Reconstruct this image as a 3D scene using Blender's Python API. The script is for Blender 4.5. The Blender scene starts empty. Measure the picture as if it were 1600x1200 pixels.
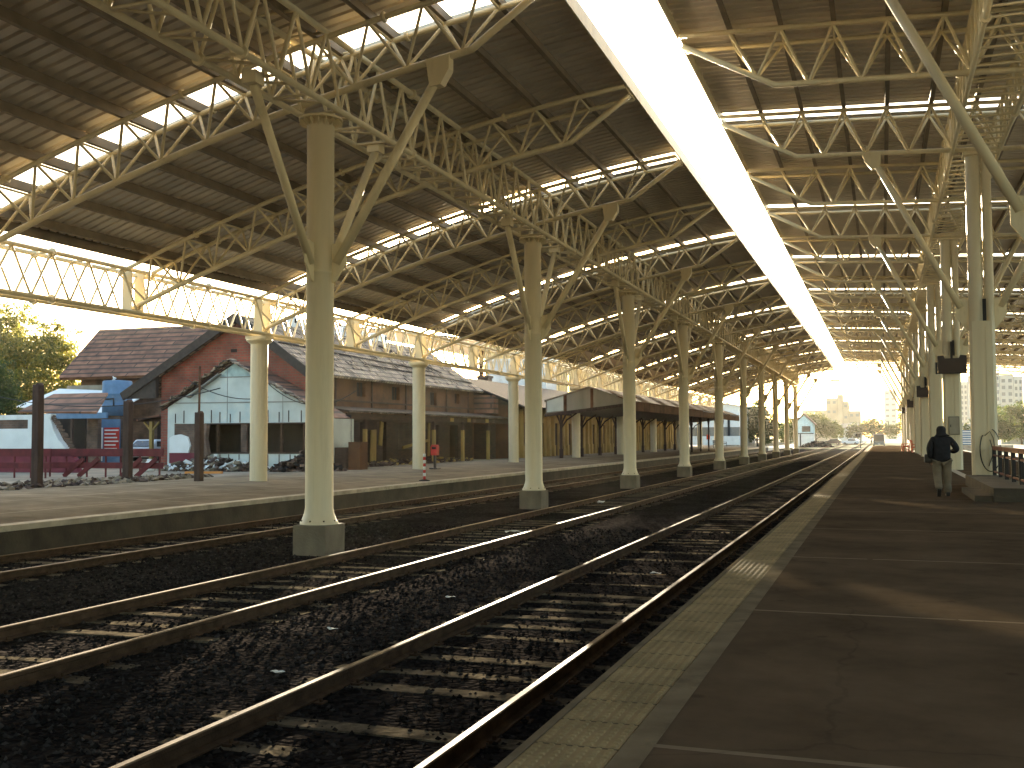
import bpy, bmesh, math, random
import numpy as np
from mathutils import Vector, Matrix
random.seed(7); RNG = np.random.default_rng(11)
S = bpy.context.scene
COL = S.collection
R = math.radians
ORD = ['first','second','third','fourth','fifth','sixth','seventh','eighth','ninth','tenth','eleventh','twelfth','thirteenth','fourteenth','fifteenth','sixteenth','seventeenth','eighteenth','nineteenth','twentieth','twenty-first','twenty-second']

# ------------------------------------------------------------------ materials
def mat(name, col, rough=.7, metal=0., var=.18, scale=3., bump=0., bscale=40., spec=.4, col2=None, stain=None, sscale=1.2, stretch=(1,1,1), transl=None, spos=.56):
    m = bpy.data.materials.new(name); m.use_nodes = True
    nt = m.node_tree; N = nt.nodes; L = nt.links
    b = N['Principled BSDF']
    b.inputs['Roughness'].default_value = rough; b.inputs['Metallic'].default_value = metal
    b.inputs['Specular IOR Level'].default_value = spec
    tc = N.new('ShaderNodeTexCoord'); mp = N.new('ShaderNodeMapping'); mp.inputs['Scale'].default_value = stretch
    L.new(tc.outputs['Object'], mp.inputs['Vector'])
    n = N.new('ShaderNodeTexNoise'); n.inputs['Scale'].default_value = scale; n.inputs['Detail'].default_value = 6
    L.new(mp.outputs['Vector'], n.inputs['Vector'])
    r = N.new('ShaderNodeValToRGB')
    c2 = col2 or tuple(c*(1-var) for c in col)
    c1 = col if col2 else tuple(min(1,c*(1+var)) for c in col)
    r.color_ramp.elements[0].position = .32; r.color_ramp.elements[1].position = .68
    r.color_ramp.elements[0].color = (*c2,1); r.color_ramp.elements[1].color = (*c1,1)
    L.new(n.outputs['Fac'], r.inputs['Fac'])
    out = r.outputs['Color']
    if stain:
        n2 = N.new('ShaderNodeTexNoise'); n2.inputs['Scale'].default_value = sscale; n2.inputs['Detail'].default_value = 8; n2.inputs['Roughness'].default_value = .7
        L.new(mp.outputs['Vector'], n2.inputs['Vector'])
        r2 = N.new('ShaderNodeValToRGB'); r2.color_ramp.elements[0].position = spos; r2.color_ramp.elements[1].position = spos+.16
        L.new(n2.outputs['Fac'], r2.inputs['Fac'])
        mx = N.new('ShaderNodeMix'); mx.data_type = 'RGBA'
        L.new(r2.outputs['Color'], mx.inputs['Factor']); L.new(out, mx.inputs['A']); mx.inputs['B'].default_value = (*stain,1)
        out = mx.outputs['Result']
    L.new(out, b.inputs['Base Color'])
    if bump:
        nb = N.new('ShaderNodeTexNoise'); nb.inputs['Scale'].default_value = bscale; nb.inputs['Detail'].default_value = 4
        L.new(tc.outputs['Object'], nb.inputs['Vector'])
        bp = N.new('ShaderNodeBump'); bp.inputs['Strength'].default_value = bump; bp.inputs['Distance'].default_value = .03
        L.new(nb.outputs['Fac'], bp.inputs['Height']); L.new(bp.outputs['Normal'], b.inputs['Normal'])
    if transl:
        t = N.new('ShaderNodeBsdfTranslucent'); t.inputs['Color'].default_value = (*transl,1)
        ms = N.new('ShaderNodeMixShader'); ms.inputs['Fac'].default_value = .45
        L.new(b.outputs[0], ms.inputs[1]); L.new(t.outputs[0], ms.inputs[2]); L.new(ms.outputs[0], N['Material Output'].inputs['Surface'])
    return m

def brickmat(name, c1, c2, mortar, axis, w=.25, h=.08, ms=.012, bump=.4, rough=.85, off=.5, var=.35):
    """brick / tile courses laid in the plane given by axis ('xz','yz','xy')"""
    m = bpy.data.materials.new(name); m.use_nodes = True
    nt = m.node_tree; N = nt.nodes; L = nt.links; b = N['Principled BSDF']
    b.inputs['Roughness'].default_value = rough
    tc = N.new('ShaderNodeTexCoord'); sp = N.new('ShaderNodeSeparateXYZ'); cb = N.new('ShaderNodeCombineXYZ')
    L.new(tc.outputs['Object'], sp.inputs[0])
    L.new(sp.outputs['XYZ'.index(axis[0].upper())], cb.inputs[0]); L.new(sp.outputs['XYZ'.index(axis[1].upper())], cb.inputs[1])
    br = N.new('ShaderNodeTexBrick'); br.inputs['Scale'].default_value = 1; br.offset = off
    br.inputs['Brick Width'].default_value = w; br.inputs['Row Height'].default_value = h; br.inputs['Mortar Size'].default_value = ms
    br.inputs['Color1'].default_value = (*c1,1); br.inputs['Color2'].default_value = (*c2,1); br.inputs['Mortar'].default_value = (*mortar,1)
    L.new(cb.outputs[0], br.inputs['Vector'])
    n = N.new('ShaderNodeTexNoise'); n.inputs['Scale'].default_value = 1.3; n.inputs['Detail'].default_value = 7
    L.new(tc.outputs['Object'], n.inputs['Vector'])
    mr = N.new('ShaderNodeMapRange'); mr.inputs[1].default_value = .3; mr.inputs[2].default_value = .7; mr.inputs[3].default_value = 1-var; mr.inputs[4].default_value = 1+var
    L.new(n.outputs['Fac'], mr.inputs[0])
    mx = N.new('ShaderNodeMix'); mx.data_type = 'RGBA'; mx.blend_type = 'MULTIPLY'; mx.inputs['Factor'].default_value = 1
    L.new(br.outputs['Color'], mx.inputs['A']); L.new(mr.outputs[0], mx.inputs['B'])
    L.new(mx.outputs['Result'], b.inputs['Base Color'])
    bp = N.new('ShaderNodeBump'); bp.inputs['Strength'].default_value = bump; bp.inputs['Distance'].default_value = .02; bp.invert = True
    L.new(br.outputs['Fac'], bp.inputs['Height']); L.new(bp.outputs['Normal'], b.inputs['Normal'])
    return m

M = {}
M['paint'] = mat('cream_paint', (.74,.63,.40), .42, 0, .07, 2.2, stain=(.56,.45,.26), sscale=1.6, stretch=(1,1,.25), spec=.5)
M['column'] = mat('column_paint', (.64,.55,.365), .45, 0, .06, 1.5, stain=(.54,.45,.28), sscale=1.1, stretch=(3,3,.18), spec=.5)
M['sheet'] = mat('galvanised_sheet', (.70,.62,.51), .38, .15, .12, .8)
M['purlin'] = mat('purlin_steel', (.26,.21,.15), .6, .2, .2, 2.)
M['block'] = mat('rough_concrete', (.17,.14,.095), .9, 0, .22, 3, bump=.5, bscale=25, stain=(.09,.075,.05), sscale=2.2, stretch=(1,1,.4))
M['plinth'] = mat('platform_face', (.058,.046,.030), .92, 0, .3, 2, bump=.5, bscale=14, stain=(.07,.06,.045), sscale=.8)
M['copn'] = mat('new_coping', (.17,.135,.088), .95, 0, .2, 3, bump=.3, bscale=30, stain=(.10,.085,.06), sscale=1.7, spec=0)
M['coping'] = mat('coping_concrete', (.42,.36,.27), .95, 0, .2, 3, bump=.3, bscale=30, stain=(.24,.2,.15), sscale=1.7)
M['rail'] = mat('rail_rust', (.06,.036,.02), .85, 0, .35, 6, bump=.3, bscale=60, spec=.1)
M['railtop'] = mat('rail_head', (.17,.105,.05), .62, .15, .3, 2, stretch=(1,.2,1))
M['sleeper'] = mat("sleeper", (.145,.12,.084), .85, 0, .3, 5, bump=.5, bscale=18, stain=(.02,.018,.015), sscale=1.6, spec=0, spos=.47)
M['stone'] = mat('stone', (.027,.024,.022), 1, 0, .45, 9, bump=.3, spec=0)
M['dark'] = mat('dark_interior', (.018,.014,.011), .95)  # near-black colour stands in for the shade inside rooms and openings
M['dirt'] = mat('dirt', (.25,.20,.14), .95, 0, .35, .7, bump=.7, bscale=5, stain=(.10,.085,.06), sscale=.35)
M['sand'] = mat('bare_ground', (.38,.33,.22), .95, 0, .25, .15, bump=.4, bscale=2, stain=(.13,.15,.06), sscale=.05)
M['grass'] = mat('grass', (.085,.11,.03), .9, 0, .4, .3, transl=(.14,.17,.04))
M['brick'] = brickmat('red_brick', (.26,.055,.03), (.18,.04,.024), (.15,.085,.055), 'xz', .3,.13,.02)
M['bricky'] = brickmat('red_brick_side', (.20,.08,.055), (.15,.06,.042), (.14,.11,.09), 'yz')
M['bareb'] = brickmat('bare_brick', (.12,.07,.045), (.085,.05,.034), (.10,.075,.055), 'xz', .25,.10,.014, var=.5)
M['tile'] = brickmat('roof_tile', (.235,.105,.058), (.16,.07,.04), (.05,.027,.017), 'xz', 3.1, .36, .06, 1., var=.45)
M['tiley'] = brickmat('roof_tile_worn', (.32,.24,.165), (.20,.15,.10), (.075,.055,.038), 'yz', .3, .26, .035, 1., var=.6)
M['bark'] = mat('bark', (.06,.045,.03), .95, 0, .3, 5, bump=.8, bscale=12)
M['bargeboard'] = mat('tarred_bargeboard', (.035,.027,.022), .8, 0, .3, 4)
M['oldwood'] = mat('old_wood', (.05,.026,.013), .85, 0, .35, 2.4, bump=.4, stretch=(1,1,4), stain=(.022,.014,.009), sscale=.8)
M['board'] = mat('faded_boarding', (.10,.042,.014), .85, 0, .35, 1.2, bump=.3, stain=(.035,.019,.009), sscale=.7)
M['redboard'] = mat('dark_red_boards', (.10,.014,.014), .8, 0, .3, 3)
M['post'] = mat('weathered_post', (.05,.03,.022), .9, 0, .35, 4, bump=.6, bscale=15, stretch=(2,2,.3))
M['plaster'] = mat('pale_plaster', (.62,.64,.62), .85, 0, .08, 1.4, stain=(.45,.44,.40), sscale=.9)
M['bluewhite'] = mat('pale_blue_panel', (.47,.51,.47), .8, 0, .14, 1.1, stain=(.36,.46,.46), sscale=.7)
M['cream'] = mat('cream_render', (.30,.205,.065), .85, 0, .25, 1.2, stain=(.11,.075,.03), sscale=.9, stretch=(1,1,.5))
M['maroon'] = mat('maroon_band', (.14,.02,.03), .75, 0, .2, 2)
M['blue'] = mat('blue_paint', (.085,.165,.27), .7, 0, .15, 2.4, stain=(.13,.2,.28), sscale=2)
M['whitep'] = mat('white_paint', (.75,.75,.72), .6, 0, .06, 2)
M['tin'] = mat('corrugated_tin', (.19,.17,.135), .5, .4, .25, 1., stretch=(1,1,.2))
M['rusttin'] = mat('rusty_tin', (.10,.05,.028), .9, 0, .35, 1.5, spec=.05)
M['transl'] = mat('fibreglass_sheet', (.62,.54,.32), .6, 0, .2, .8, stretch=(1,2.2,.08), transl=(.95,.85,.5))
M['glassd'] = mat('dark_glass', (.03,.035,.04), .12, 0, .2, 2, spec=.6)
M['redp'] = mat('red_paint', (.45,.03,.02), .5, 0, .15, 3)
M['orange'] = mat('orange_red_bench', (.60,.085,.03), .5, 0, .15, 3)
M['black'] = mat('black_metal', (.02,.018,.018), .5, .2, .2, 4)
M['handrail'] = mat('rusty_handrail', (.16,.045,.022), .6, .1, .3, 5)
M['box'] = mat('dark_box', (.045,.032,.028), .6, 0, .2, 4)
M['grey'] = mat('grey_metal', (.20,.19,.17), .6, .1, .12, 4)
M['jacket'] = mat('black_jacket', (.012,.011,.013), .85, 0, .3, 12, bump=.4, bscale=22)
M['trousers'] = mat('khaki_trousers', (.17,.135,.09), .9, 0, .15, 9, bump=.5, bscale=14)
M['skin'] = mat('skin', (.45,.27,.18), .6, 0, .08, 10)
M['leather'] = mat('black_leather', (.02,.016,.014), .4, 0, .2, 10)
M['car'] = mat('white_car_paint', (.66,.68,.70), .3, 0, .03, 3, spec=.6)
M['rubber'] = mat('rubber', (.02,.02,.02), .9)
M['tower'] = mat('tower_concrete', (.50,.47,.40), .85, 0, .08, .4)
M['stone_b'] = mat('old_block_render', (.36,.30,.21), .9, 0, .12, .2)
M['paper'] = mat('paper', (.72,.72,.68), .9, 0, .05, 20)
def leafmat(name, a, b, t):
    return mat(name, a, .6, 0, .3, .6, col2=b, transl=t)
M['leaf'] = leafmat('leaf_warm', (.15,.15,.035), (.055,.075,.02), (.33,.30,.05))
M['leafd'] = leafmat('leaf_dark', (.05,.075,.025), (.022,.036,.013), (.08,.11,.025))
M['leafm'] = leafmat('leaf_mid', (.085,.105,.03), (.04,.058,.018), (.17,.19,.05))

def tint_skylight():
    m = bpy.data.materials.new('translucent_skylight'); m.use_nodes = True
    N = m.node_tree.nodes; L = m.node_tree.links; N.remove(N['Principled BSDF'])
    a = N.new('ShaderNodeBsdfTransparent'); a.inputs[0].default_value = (.95,.94,.88,1)
    b = N.new('ShaderNodeBsdfTranslucent'); b.inputs[0].default_value = (.9,.88,.8,1)
    x = N.new('ShaderNodeMixShader'); x.inputs[0].default_value = .25
    L.new(a.outputs[0], x.inputs[1]); L.new(b.outputs[0], x.inputs[2]); L.new(x.outputs[0], N['Material Output'].inputs[0])
    return m
M['skylight'] = tint_skylight()

def ballast_mat():
    m = bpy.data.materials.new('ballast_stone_bed'); m.use_nodes = True
    N = m.node_tree.nodes; L = m.node_tree.links; b = N['Principled BSDF']; b.inputs['Roughness'].default_value = 1.0; b.inputs['Specular IOR Level'].default_value = 0
    tc = N.new('ShaderNodeTexCoord')
    v = N.new('ShaderNodeTexVoronoi'); v.inputs['Scale'].default_value = 15; L.new(tc.outputs['Object'], v.inputs['Vector'])
    n = N.new('ShaderNodeTexNoise'); n.inputs['Scale'].default_value = .6; n.inputs['Detail'].default_value = 5; L.new(tc.outputs['Object'], n.inputs['Vector'])
    r = N.new('ShaderNodeValToRGB'); r.color_ramp.elements[0].color = (.010,.009,.0085,1); r.color_ramp.elements[1].color = (.038,.033,.030,1)
    L.new(v.outputs['Color'], r.inputs['Fac'])
    mr = N.new('ShaderNodeMapRange'); mr.inputs[1].default_value=.3; mr.inputs[2].default_value=.7; mr.inputs[3].default_value=.65; mr.inputs[4].default_value=1.35
    L.new(n.outputs['Fac'], mr.inputs[0])
    mx = N.new('ShaderNodeMix'); mx.data_type='RGBA'; mx.blend_type='MULTIPLY'; mx.inputs['Factor'].default_value=1
    L.new(r.outputs['Color'], mx.inputs['A']); L.new(mr.outputs[0], mx.inputs['B']); L.new(mx.outputs['Result'], b.inputs['Base Color'])
    bp = N.new('ShaderNodeBump'); bp.inputs['Strength'].default_value = 1; bp.inputs['Distance'].default_value=.06; bp.invert=True
    L.new(v.outputs['Distance'], bp.inputs['Height']); L.new(bp.outputs['Normal'], b.inputs['Normal'])
    return m
M['ballast'] = ballast_mat()

def paving_mat(name, base, joint, pitch, offset, width, xjoint=None):
    m = bpy.data.materials.new(name); m.use_nodes = True
    N = m.node_tree.nodes; L = m.node_tree.links; b = N['Principled BSDF']; b.inputs['Roughness'].default_value = .95; b.inputs['Specular IOR Level'].default_value=0
    tc = N.new('ShaderNodeTexCoord'); sp = N.new('ShaderNodeSeparateXYZ'); L.new(tc.outputs['Object'], sp.inputs[0])
    def math_(op, a, bb=None):
        k = N.new('ShaderNodeMath'); k.operation = op
        for i, x in enumerate((a,bb)):
            if x is None: continue
            if isinstance(x,(int,float)): k.inputs[i].default_value = x
            else: L.new(x, k.inputs[i])
        return k.outputs[0]
    yy = math_('SUBTRACT', sp.outputs[1], offset)
    f = math_('FLOORED_MODULO', yy, pitch)
    j = math_('LESS_THAN', f, width)
    n = N.new('ShaderNodeTexNoise'); n.inputs['Scale'].default_value = 1.1; n.inputs['Detail'].default_value = 9; n.inputs['Roughness'].default_value=.65; L.new(tc.outputs['Object'], n.inputs['Vector'])
    n3 = N.new('ShaderNodeTexNoise'); n3.inputs['Scale'].default_value = 3; n3.inputs['Detail'].default_value = 4; L.new(tc.outputs['Object'], n3.inputs['Vector'])
    jj = math_('MULTIPLY', j, math_('GREATER_THAN', n3.outputs['Fac'], .36))
    if xjoint:
        fx = math_('FLOORED_MODULO', math_('SUBTRACT', sp.outputs[0], xjoint[1]), xjoint[0])
        jj = math_('MAXIMUM', jj, math_('LESS_THAN', fx, xjoint[2]))
    r = N.new('ShaderNodeValToRGB'); r.color_ramp.elements[0].position=.3; r.color_ramp.elements[1].position=.7
    r.color_ramp.elements[0].color = (*[c*.74 for c in base],1); r.color_ramp.elements[1].color = (*[c*1.25 for c in base],1)
    L.new(n.outputs['Fac'], r.inputs['Fac'])
    mx = N.new('ShaderNodeMix'); mx.data_type='RGBA'; L.new(jj, mx.inputs['Factor']); L.new(r.outputs['Color'], mx.inputs['A']); mx.inputs['B'].default_value=(*joint,1)
    # worn patches, oil spots and long scuffs
    n4 = N.new('ShaderNodeTexNoise'); n4.inputs['Scale'].default_value = .32; n4.inputs['Detail'].default_value = 8; n4.inputs['Roughness'].default_value=.7; L.new(tc.outputs['Object'], n4.inputs['Vector'])
    m4 = N.new('ShaderNodeMapRange'); m4.inputs[1].default_value=.35; m4.inputs[2].default_value=.65; m4.inputs[3].default_value=.82; m4.inputs[4].default_value=1.18; L.new(n4.outputs['Fac'], m4.inputs[0])
    v5 = N.new('ShaderNodeTexVoronoi'); v5.inputs['Scale'].default_value = 1.7; L.new(tc.outputs['Object'], v5.inputs['Vector'])
    m5 = N.new('ShaderNodeMapRange'); m5.inputs[1].default_value=.03; m5.inputs[2].default_value=.09; m5.inputs[3].default_value=.75; m5.inputs[4].default_value=1.0; L.new(v5.outputs['Distance'], m5.inputs[0])
    v6 = N.new('ShaderNodeTexVoronoi'); v6.feature='DISTANCE_TO_EDGE'; v6.inputs['Scale'].default_value = .35; 
    n6 = N.new('ShaderNodeTexNoise'); n6.inputs['Scale'].default_value = 2.5; n6.inputs['Detail'].default_value=4; L.new(tc.outputs['Object'], n6.inputs['Vector'])
    x6 = N.new('ShaderNodeMix'); x6.data_type='RGBA'; x6.blend_type='ADD'; x6.inputs['Factor'].default_value=.35; L.new(tc.outputs['Object'], x6.inputs['A']); L.new(n6.outputs['Color'], x6.inputs['B']); L.new(x6.outputs['Result'], v6.inputs['Vector'])
    m6 = N.new('ShaderNodeMapRange'); m6.inputs[1].default_value=.002; m6.inputs[2].default_value=.006; m6.inputs[3].default_value=.88; m6.inputs[4].default_value=1.0; L.new(v6.outputs['Distance'], m6.inputs[0])
    tot = math_('MULTIPLY', math_('MULTIPLY', m4.outputs[0], m5.outputs[0]), m6.outputs[0])
    m7 = N.new('ShaderNodeMix'); m7.data_type='RGBA'; m7.blend_type='MULTIPLY'; m7.inputs['Factor'].default_value=1; L.new(mx.outputs['Result'], m7.inputs['A']); L.new(tot, m7.inputs['B'])
    L.new(m7.outputs['Result'], b.inputs['Base Color'])
    nb = N.new('ShaderNodeTexNoise'); nb.inputs['Scale'].default_value = 45; nb.inputs['Detail'].default_value=5; L.new(tc.outputs['Object'], nb.inputs['Vector'])
    bp = N.new('ShaderNodeBump'); bp.inputs['Strength'].default_value=.35; bp.inputs['Distance'].default_value=.01
    L.new(nb.outputs['Fac'], bp.inputs['Height']); L.new(bp.outputs['Normal'], b.inputs['Normal'])
    return m
M['pave'] = paving_mat('platform_concrete', (.105,.076,.049), (.20,.155,.105), 3.72, 8.22, .05)
M['paveold'] = paving_mat('old_platform_concrete', (.225,.185,.13), (.36,.30,.21), 6.5, 2.1, .09, (2.4,-.35,.06))

# ------------------------------------------------------------------ mesh builder
class MB:
    def __init__(s): s.v=[]; s.f=[]; s.sm=[]; s.mi=[]
    def _add(s, vs, fs, smooth=False, mi=0):
        o=len(s.v); s.v += [tuple(x) for x in vs]
        for f in fs: s.f.append(tuple(i+o for i in f)); s.sm.append(smooth); s.mi.append(mi)
        return s
    def box(s, x0,x1,y0,y1,z0,z1, mi=0):
        v=[(x0,y0,z0),(x1,y0,z0),(x1,y1,z0),(x0,y1,z0),(x0,y0,z1),(x1,y0,z1),(x1,y1,z1),(x0,y1,z1)]
        return s._add(v,[(0,3,2,1),(4,5,6,7),(0,1,5,4),(1,2,6,5),(2,3,7,6),(3,0,4,7)],False,mi)
    def tube(s, p, q, r, n=8, r2=None, caps=False, mi=0):
        p=Vector(p); q=Vector(q); d=(q-p)
        if d.length<1e-6: return s
        d.normalize(); a=d.orthogonal() if abs(d.z)<.99 else Vector((1,0,0)); a=(a-d*a.dot(d)).normalized(); b=d.cross(a)
        r2=r if r2 is None else r2; v=[]
        for c,rr in ((p,r),(q,r2)):
            for i in range(n):
                t=2*math.pi*i/n; v.append(c+(a*math.cos(t)+b*math.sin(t))*rr)
        s._add(v,[(i,(i+1)%n,n+(i+1)%n,n+i) for i in range(n)],True,mi)
        if caps:
            o=len(s.v)-2*n
            s.f.append(tuple(o+i for i in reversed(range(n)))); s.sm.append(False); s.mi.append(mi)
            s.f.append(tuple(o+n+i for i in range(n))); s.sm.append(False); s.mi.append(mi)
        return s
    def path(s, pts, r, n=8, caps=True, mi=0):
        """one continuous swept tube"""
        P=[Vector(x) for x in pts]; v=[]; rings=[]
        up=None
        for i,c in enumerate(P):
            d=(P[min(i+1,len(P)-1)]-P[max(i-1,0)]).normalized()
            if up is None: up=d.orthogonal().normalized()
            up=(up-d*up.dot(d)).normalized(); b=d.cross(up)
            rr=r[i] if isinstance(r,(list,tuple)) else r
            for k in range(n):
                t=2*math.pi*k/n; v.append(c+(up*math.cos(t)+b*math.sin(t))*rr)
        f=[]
        for i in range(len(P)-1):
            for k in range(n): f.append((i*n+k,i*n+(k+1)%n,(i+1)*n+(k+1)%n,(i+1)*n+k))
        s._add(v,f,True,mi)
        if caps:
            o=len(s.v)-len(v)
            s.f.append(tuple(o+k for k in reversed(range(n)))); s.sm.append(False); s.mi.append(mi)
            s.f.append(tuple(o+(len(P)-1)*n+k for k in range(n))); s.sm.append(False); s.mi.append(mi)
        return s
    def beam(s, p, q, w, h, mi=0, up=(0,0,1)):
        p=Vector(p); q=Vector(q); d=(q-p).normalized(); u=Vector(up)
        if abs(d.dot(u))>.98: u=Vector((0,1,0))
        a=d.cross(u).normalized(); b=a.cross(d)
        v=[]
        for c in (p,q):
            for (i,j) in ((-1,-1),(1,-1),(1,1),(-1,1)): v.append(c+a*(i*w/2)+b*(j*h/2))
        return s._add(v,[(0,1,2,3),(7,6,5,4),(0,4,5,1),(1,5,6,2),(2,6,7,3),(3,7,4,0)],False,mi)
    def prism(s, poly, axis, a, b, mi=0):
        """poly: 2-D outline; axis 'x','y','z': extruded from a to b along it"""
        def P(u,w,t): return {'x':(t,u,w),'y':(u,t,w),'z':(u,w,t)}[axis]
        n=len(poly); v=[P(u,w,a) for u,w in poly]+[P(u,w,b) for u,w in poly]
        f=[(i,(i+1)%n,n+(i+1)%n,n+i) for i in range(n)]+[tuple(reversed(range(n))),tuple(range(n,2*n))]
        return s._add(v,f,False,mi)
    def lathe(s, prof, c, n=20, mi=0, smooth=True):
        v=[]; 
        for r,z in prof:
            for k in range(n):
                t=2*math.pi*k/n; v.append((c[0]+r*math.cos(t),c[1]+r*math.sin(t),c[2]+z))
        f=[]
        for i in range(len(prof)-1):
            for k in range(n): f.append((i*n+k,i*n+(k+1)%n,(i+1)*n+(k+1)%n,(i+1)*n+k))
        return s._add(v,f,smooth,mi)
    def build(s, name, mats, parent=None, loc=None):
        me=bpy.data.meshes.new(name); me.from_pydata(s.v,[],s.f)
        if not isinstance(mats,(list,tuple)): mats=[mats]
        for m in mats: me.materials.append(m)
        me.polygons.foreach_set('use_smooth', s.sm); me.polygons.foreach_set('material_index', s.mi)
        bm=bmesh.new(); bm.from_mesh(me); bmesh.ops.recalc_face_normals(bm, faces=bm.faces); bm.to_mesh(me); bm.free()
        o=bpy.data.objects.new(name,me); COL.objects.link(o)
        if parent: o.parent=parent
        if loc: o.location=loc
        return o
def npmesh(name, V, F, mats, parent=None, smooth=False, mi=None):
    me=bpy.data.meshes.new(name); V=np.asarray(V,np.float32); F=np.asarray(F,np.int32); k=F.shape[1]
    me.vertices.add(len(V)); me.vertices.foreach_set('co',V.ravel())
    me.loops.add(F.size); me.loops.foreach_set('vertex_index',F.ravel())
    me.polygons.add(len(F)); me.polygons.foreach_set('loop_start',np.arange(0,F.size,k,dtype=np.int32))
    for m in (mats if isinstance(mats,(list,tuple)) else [mats]): me.materials.append(m)
    if mi is not None: me.polygons.foreach_set('material_index',np.asarray(mi,np.int32))
    me.polygons.foreach_set('use_smooth',np.full(len(F),smooth))
    me.update(calc_edges=True); me.validate()
    o=bpy.data.objects.new(name,me); COL.objects.link(o)
    if parent: o.parent=parent
    return o
def tag(o, label, cat, group=None):
    o['label']=label; o['category']=cat
    if group: o['group']=group
    return o
def thing(name, label, cat, loc=(0,0,0), group=None, rz=0):
    o=bpy.data.objects.new(name,None); COL.objects.link(o); o.location=loc; o.rotation_euler=(0,0,rz); o.empty_display_size=.2
    return tag(o,label,cat,group)
def struct(o, kind='structure'): o['kind']=kind; return o
def copy_tree(o, parent=None):
    c=o.copy(); COL.objects.link(c)
    if parent: c.parent=parent
    for ch in list(o.children): copy_tree(ch,c)
    return c

# ------------------------------------------------------------------ key dimensions
Y1=17.58; D=13.0; NC=10; YEND=137.0; YBEG=-70.0  # roofs run on unseen behind the camera, lengthened to darken the near ballast
XC=-10.08; XP=-19.86; XR=2.57
ZB=-.86                     # ballast level
def zA(x): t=-5.45-x; return 9.5-.115*t-.0093*t*t
def zR(x): s=x+4.2; return 10.5-.045*s-.0007*s*s
XR1=17.2

# ------------------------------------------------------------------ ground
b=MB(); b.box(-900,900,-200,1600,-1.4,-.92); struct(b.build('ground',M['sand']))
b=MB(); b.box(-15.3,-1.4,-30,175,-1.1,ZB); struct(b.build('ballast_bed',M['ballast']))
b=MB(); b.box(-260,-23.6,-20,330,-1.1,-.15); struct(b.build('yard_ground',M['dirt']))
# left platform: cross fall towards its edge
b=MB(); b.prism([(-23.6,-.11),(-19.86,-.11),(-15.45,-.245),(-15.45,-.9),(-23.6,-.9)],'y',-20,152); struct(b.build('platform_old',M['paveold']))
b=MB(); b.prism([(-15.45,-.241),(-15.15,-.25),(-15.15,-.36),(-15.45,-.36)],'y',-20,152); b.build('platform_coping',M['coping']); struct(bpy.data.objects['platform_coping'])
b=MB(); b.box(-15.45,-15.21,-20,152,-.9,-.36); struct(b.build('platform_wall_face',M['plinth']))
# right platform
b=MB(); b.box(-.95,6.65,-30,140,-.9,0); struct(b.build('platform_new',M['pave']))
b=MB(); b.box(-1.08,-.95,-30,140,-.9,.002); struct(b.build('platform_border_strip',M['copn']))
b=MB(); b.box(-1.5,-1.46,-30,140,-.12,.002); b.box(-1.47,-1.44,-30,140,-.9,-.121); struct(b.build('platform_edge_coping',M['copn']))
# tactile paving: ridged yellow slabs, modelled bumps near the camera
def tactile():
    x0,x1=-1.455,-1.085
    b=MB(); b.box(x0,x1,-30,140,-.115,.0)
    n=7
    yy=np.arange(3.4,24,.05)
    for y in yy:
        for k in range(n):
            xc=x0+.028+k*(x1-x0-.056)/(n-1); o=len(b.v)
            r0,r1=.015,.008
            b.v += [(xc-r0,y-r0,0),(xc+r0,y-r0,0),(xc+r0,y+r0,0),(xc-r0,y+r0,0),(xc-r1,y-r1,.006),(xc+r1,y-r1,.006),(xc+r1,y+r1,.006),(xc-r1,y+r1,.006)]
            for f in ((4,5,6,7),(0,1,5,4),(1,2,6,5),(2,3,7,6),(3,0,4,7)): b.f.append(tuple(q+o for q in f)); b.sm.append(False); b.mi.append(1)
    m0=mat('tactile_yellow',(.25,.185,.095),.9,0,.22,3,bump=.3,bscale=30,stain=(.17,.12,.06),sscale=1.1,spec=.1)
    # slab joints and a dot pattern
    nt=m0.node_tree; N=nt.nodes; L=nt.links; bs=N['Principled BSDF']
    tc=N.new('ShaderNodeTexCoord'); sp=N.new('ShaderNodeSeparateXYZ'); L.new(tc.outputs['Object'],sp.inputs[0])
    md=N.new('ShaderNodeMath'); md.operation='FLOORED_MODULO'; md.inputs[1].default_value=.40; L.new(sp.outputs[1],md.inputs[0])
    lt=N.new('ShaderNodeMath'); lt.operation='LESS_THAN'; lt.inputs[1].default_value=.02; L.new(md.outputs[0],lt.inputs[0])
    old=bs.inputs['Base Color'].links[0].from_socket
    mx=N.new('ShaderNodeMix'); mx.data_type='RGBA'; L.new(lt.outputs[0],mx.inputs['Factor']); L.new(old,mx.inputs['A']); mx.inputs['B'].default_value=(.10,.075,.04,1)
    wv=N.new('ShaderNodeMath'); wv.operation='FLOORED_MODULO'; wv.inputs[1].default_value=2.4; L.new(sp.outputs[1],wv.inputs[0])
    L.new(mx.outputs['Result'],bs.inputs['Base Color'])
    return struct(b.build('tactile_paving',[m0,m0]))
tactile()
# light strip where the rows of columns stand and distant hard standing
b=MB(); b.box(2.38,2.62,31.2,140,0,.004); struct(b.build('platform_marking_line',M['coping']))
b=MB(); b.box(6.35,6.66,-30,140,-.02,.004); struct(b.build('platform_edge_line',M['whitep']))
b=MB(); b.box(6.75,12.5,-30,240,-1.0,-.87); struct(b.build('ballast_bed_side',M['ballast']))
b=MB(); b.box(-15,14,178,300,-.915,-.90); struct(b.build('grass_ground',M['grass']))

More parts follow.
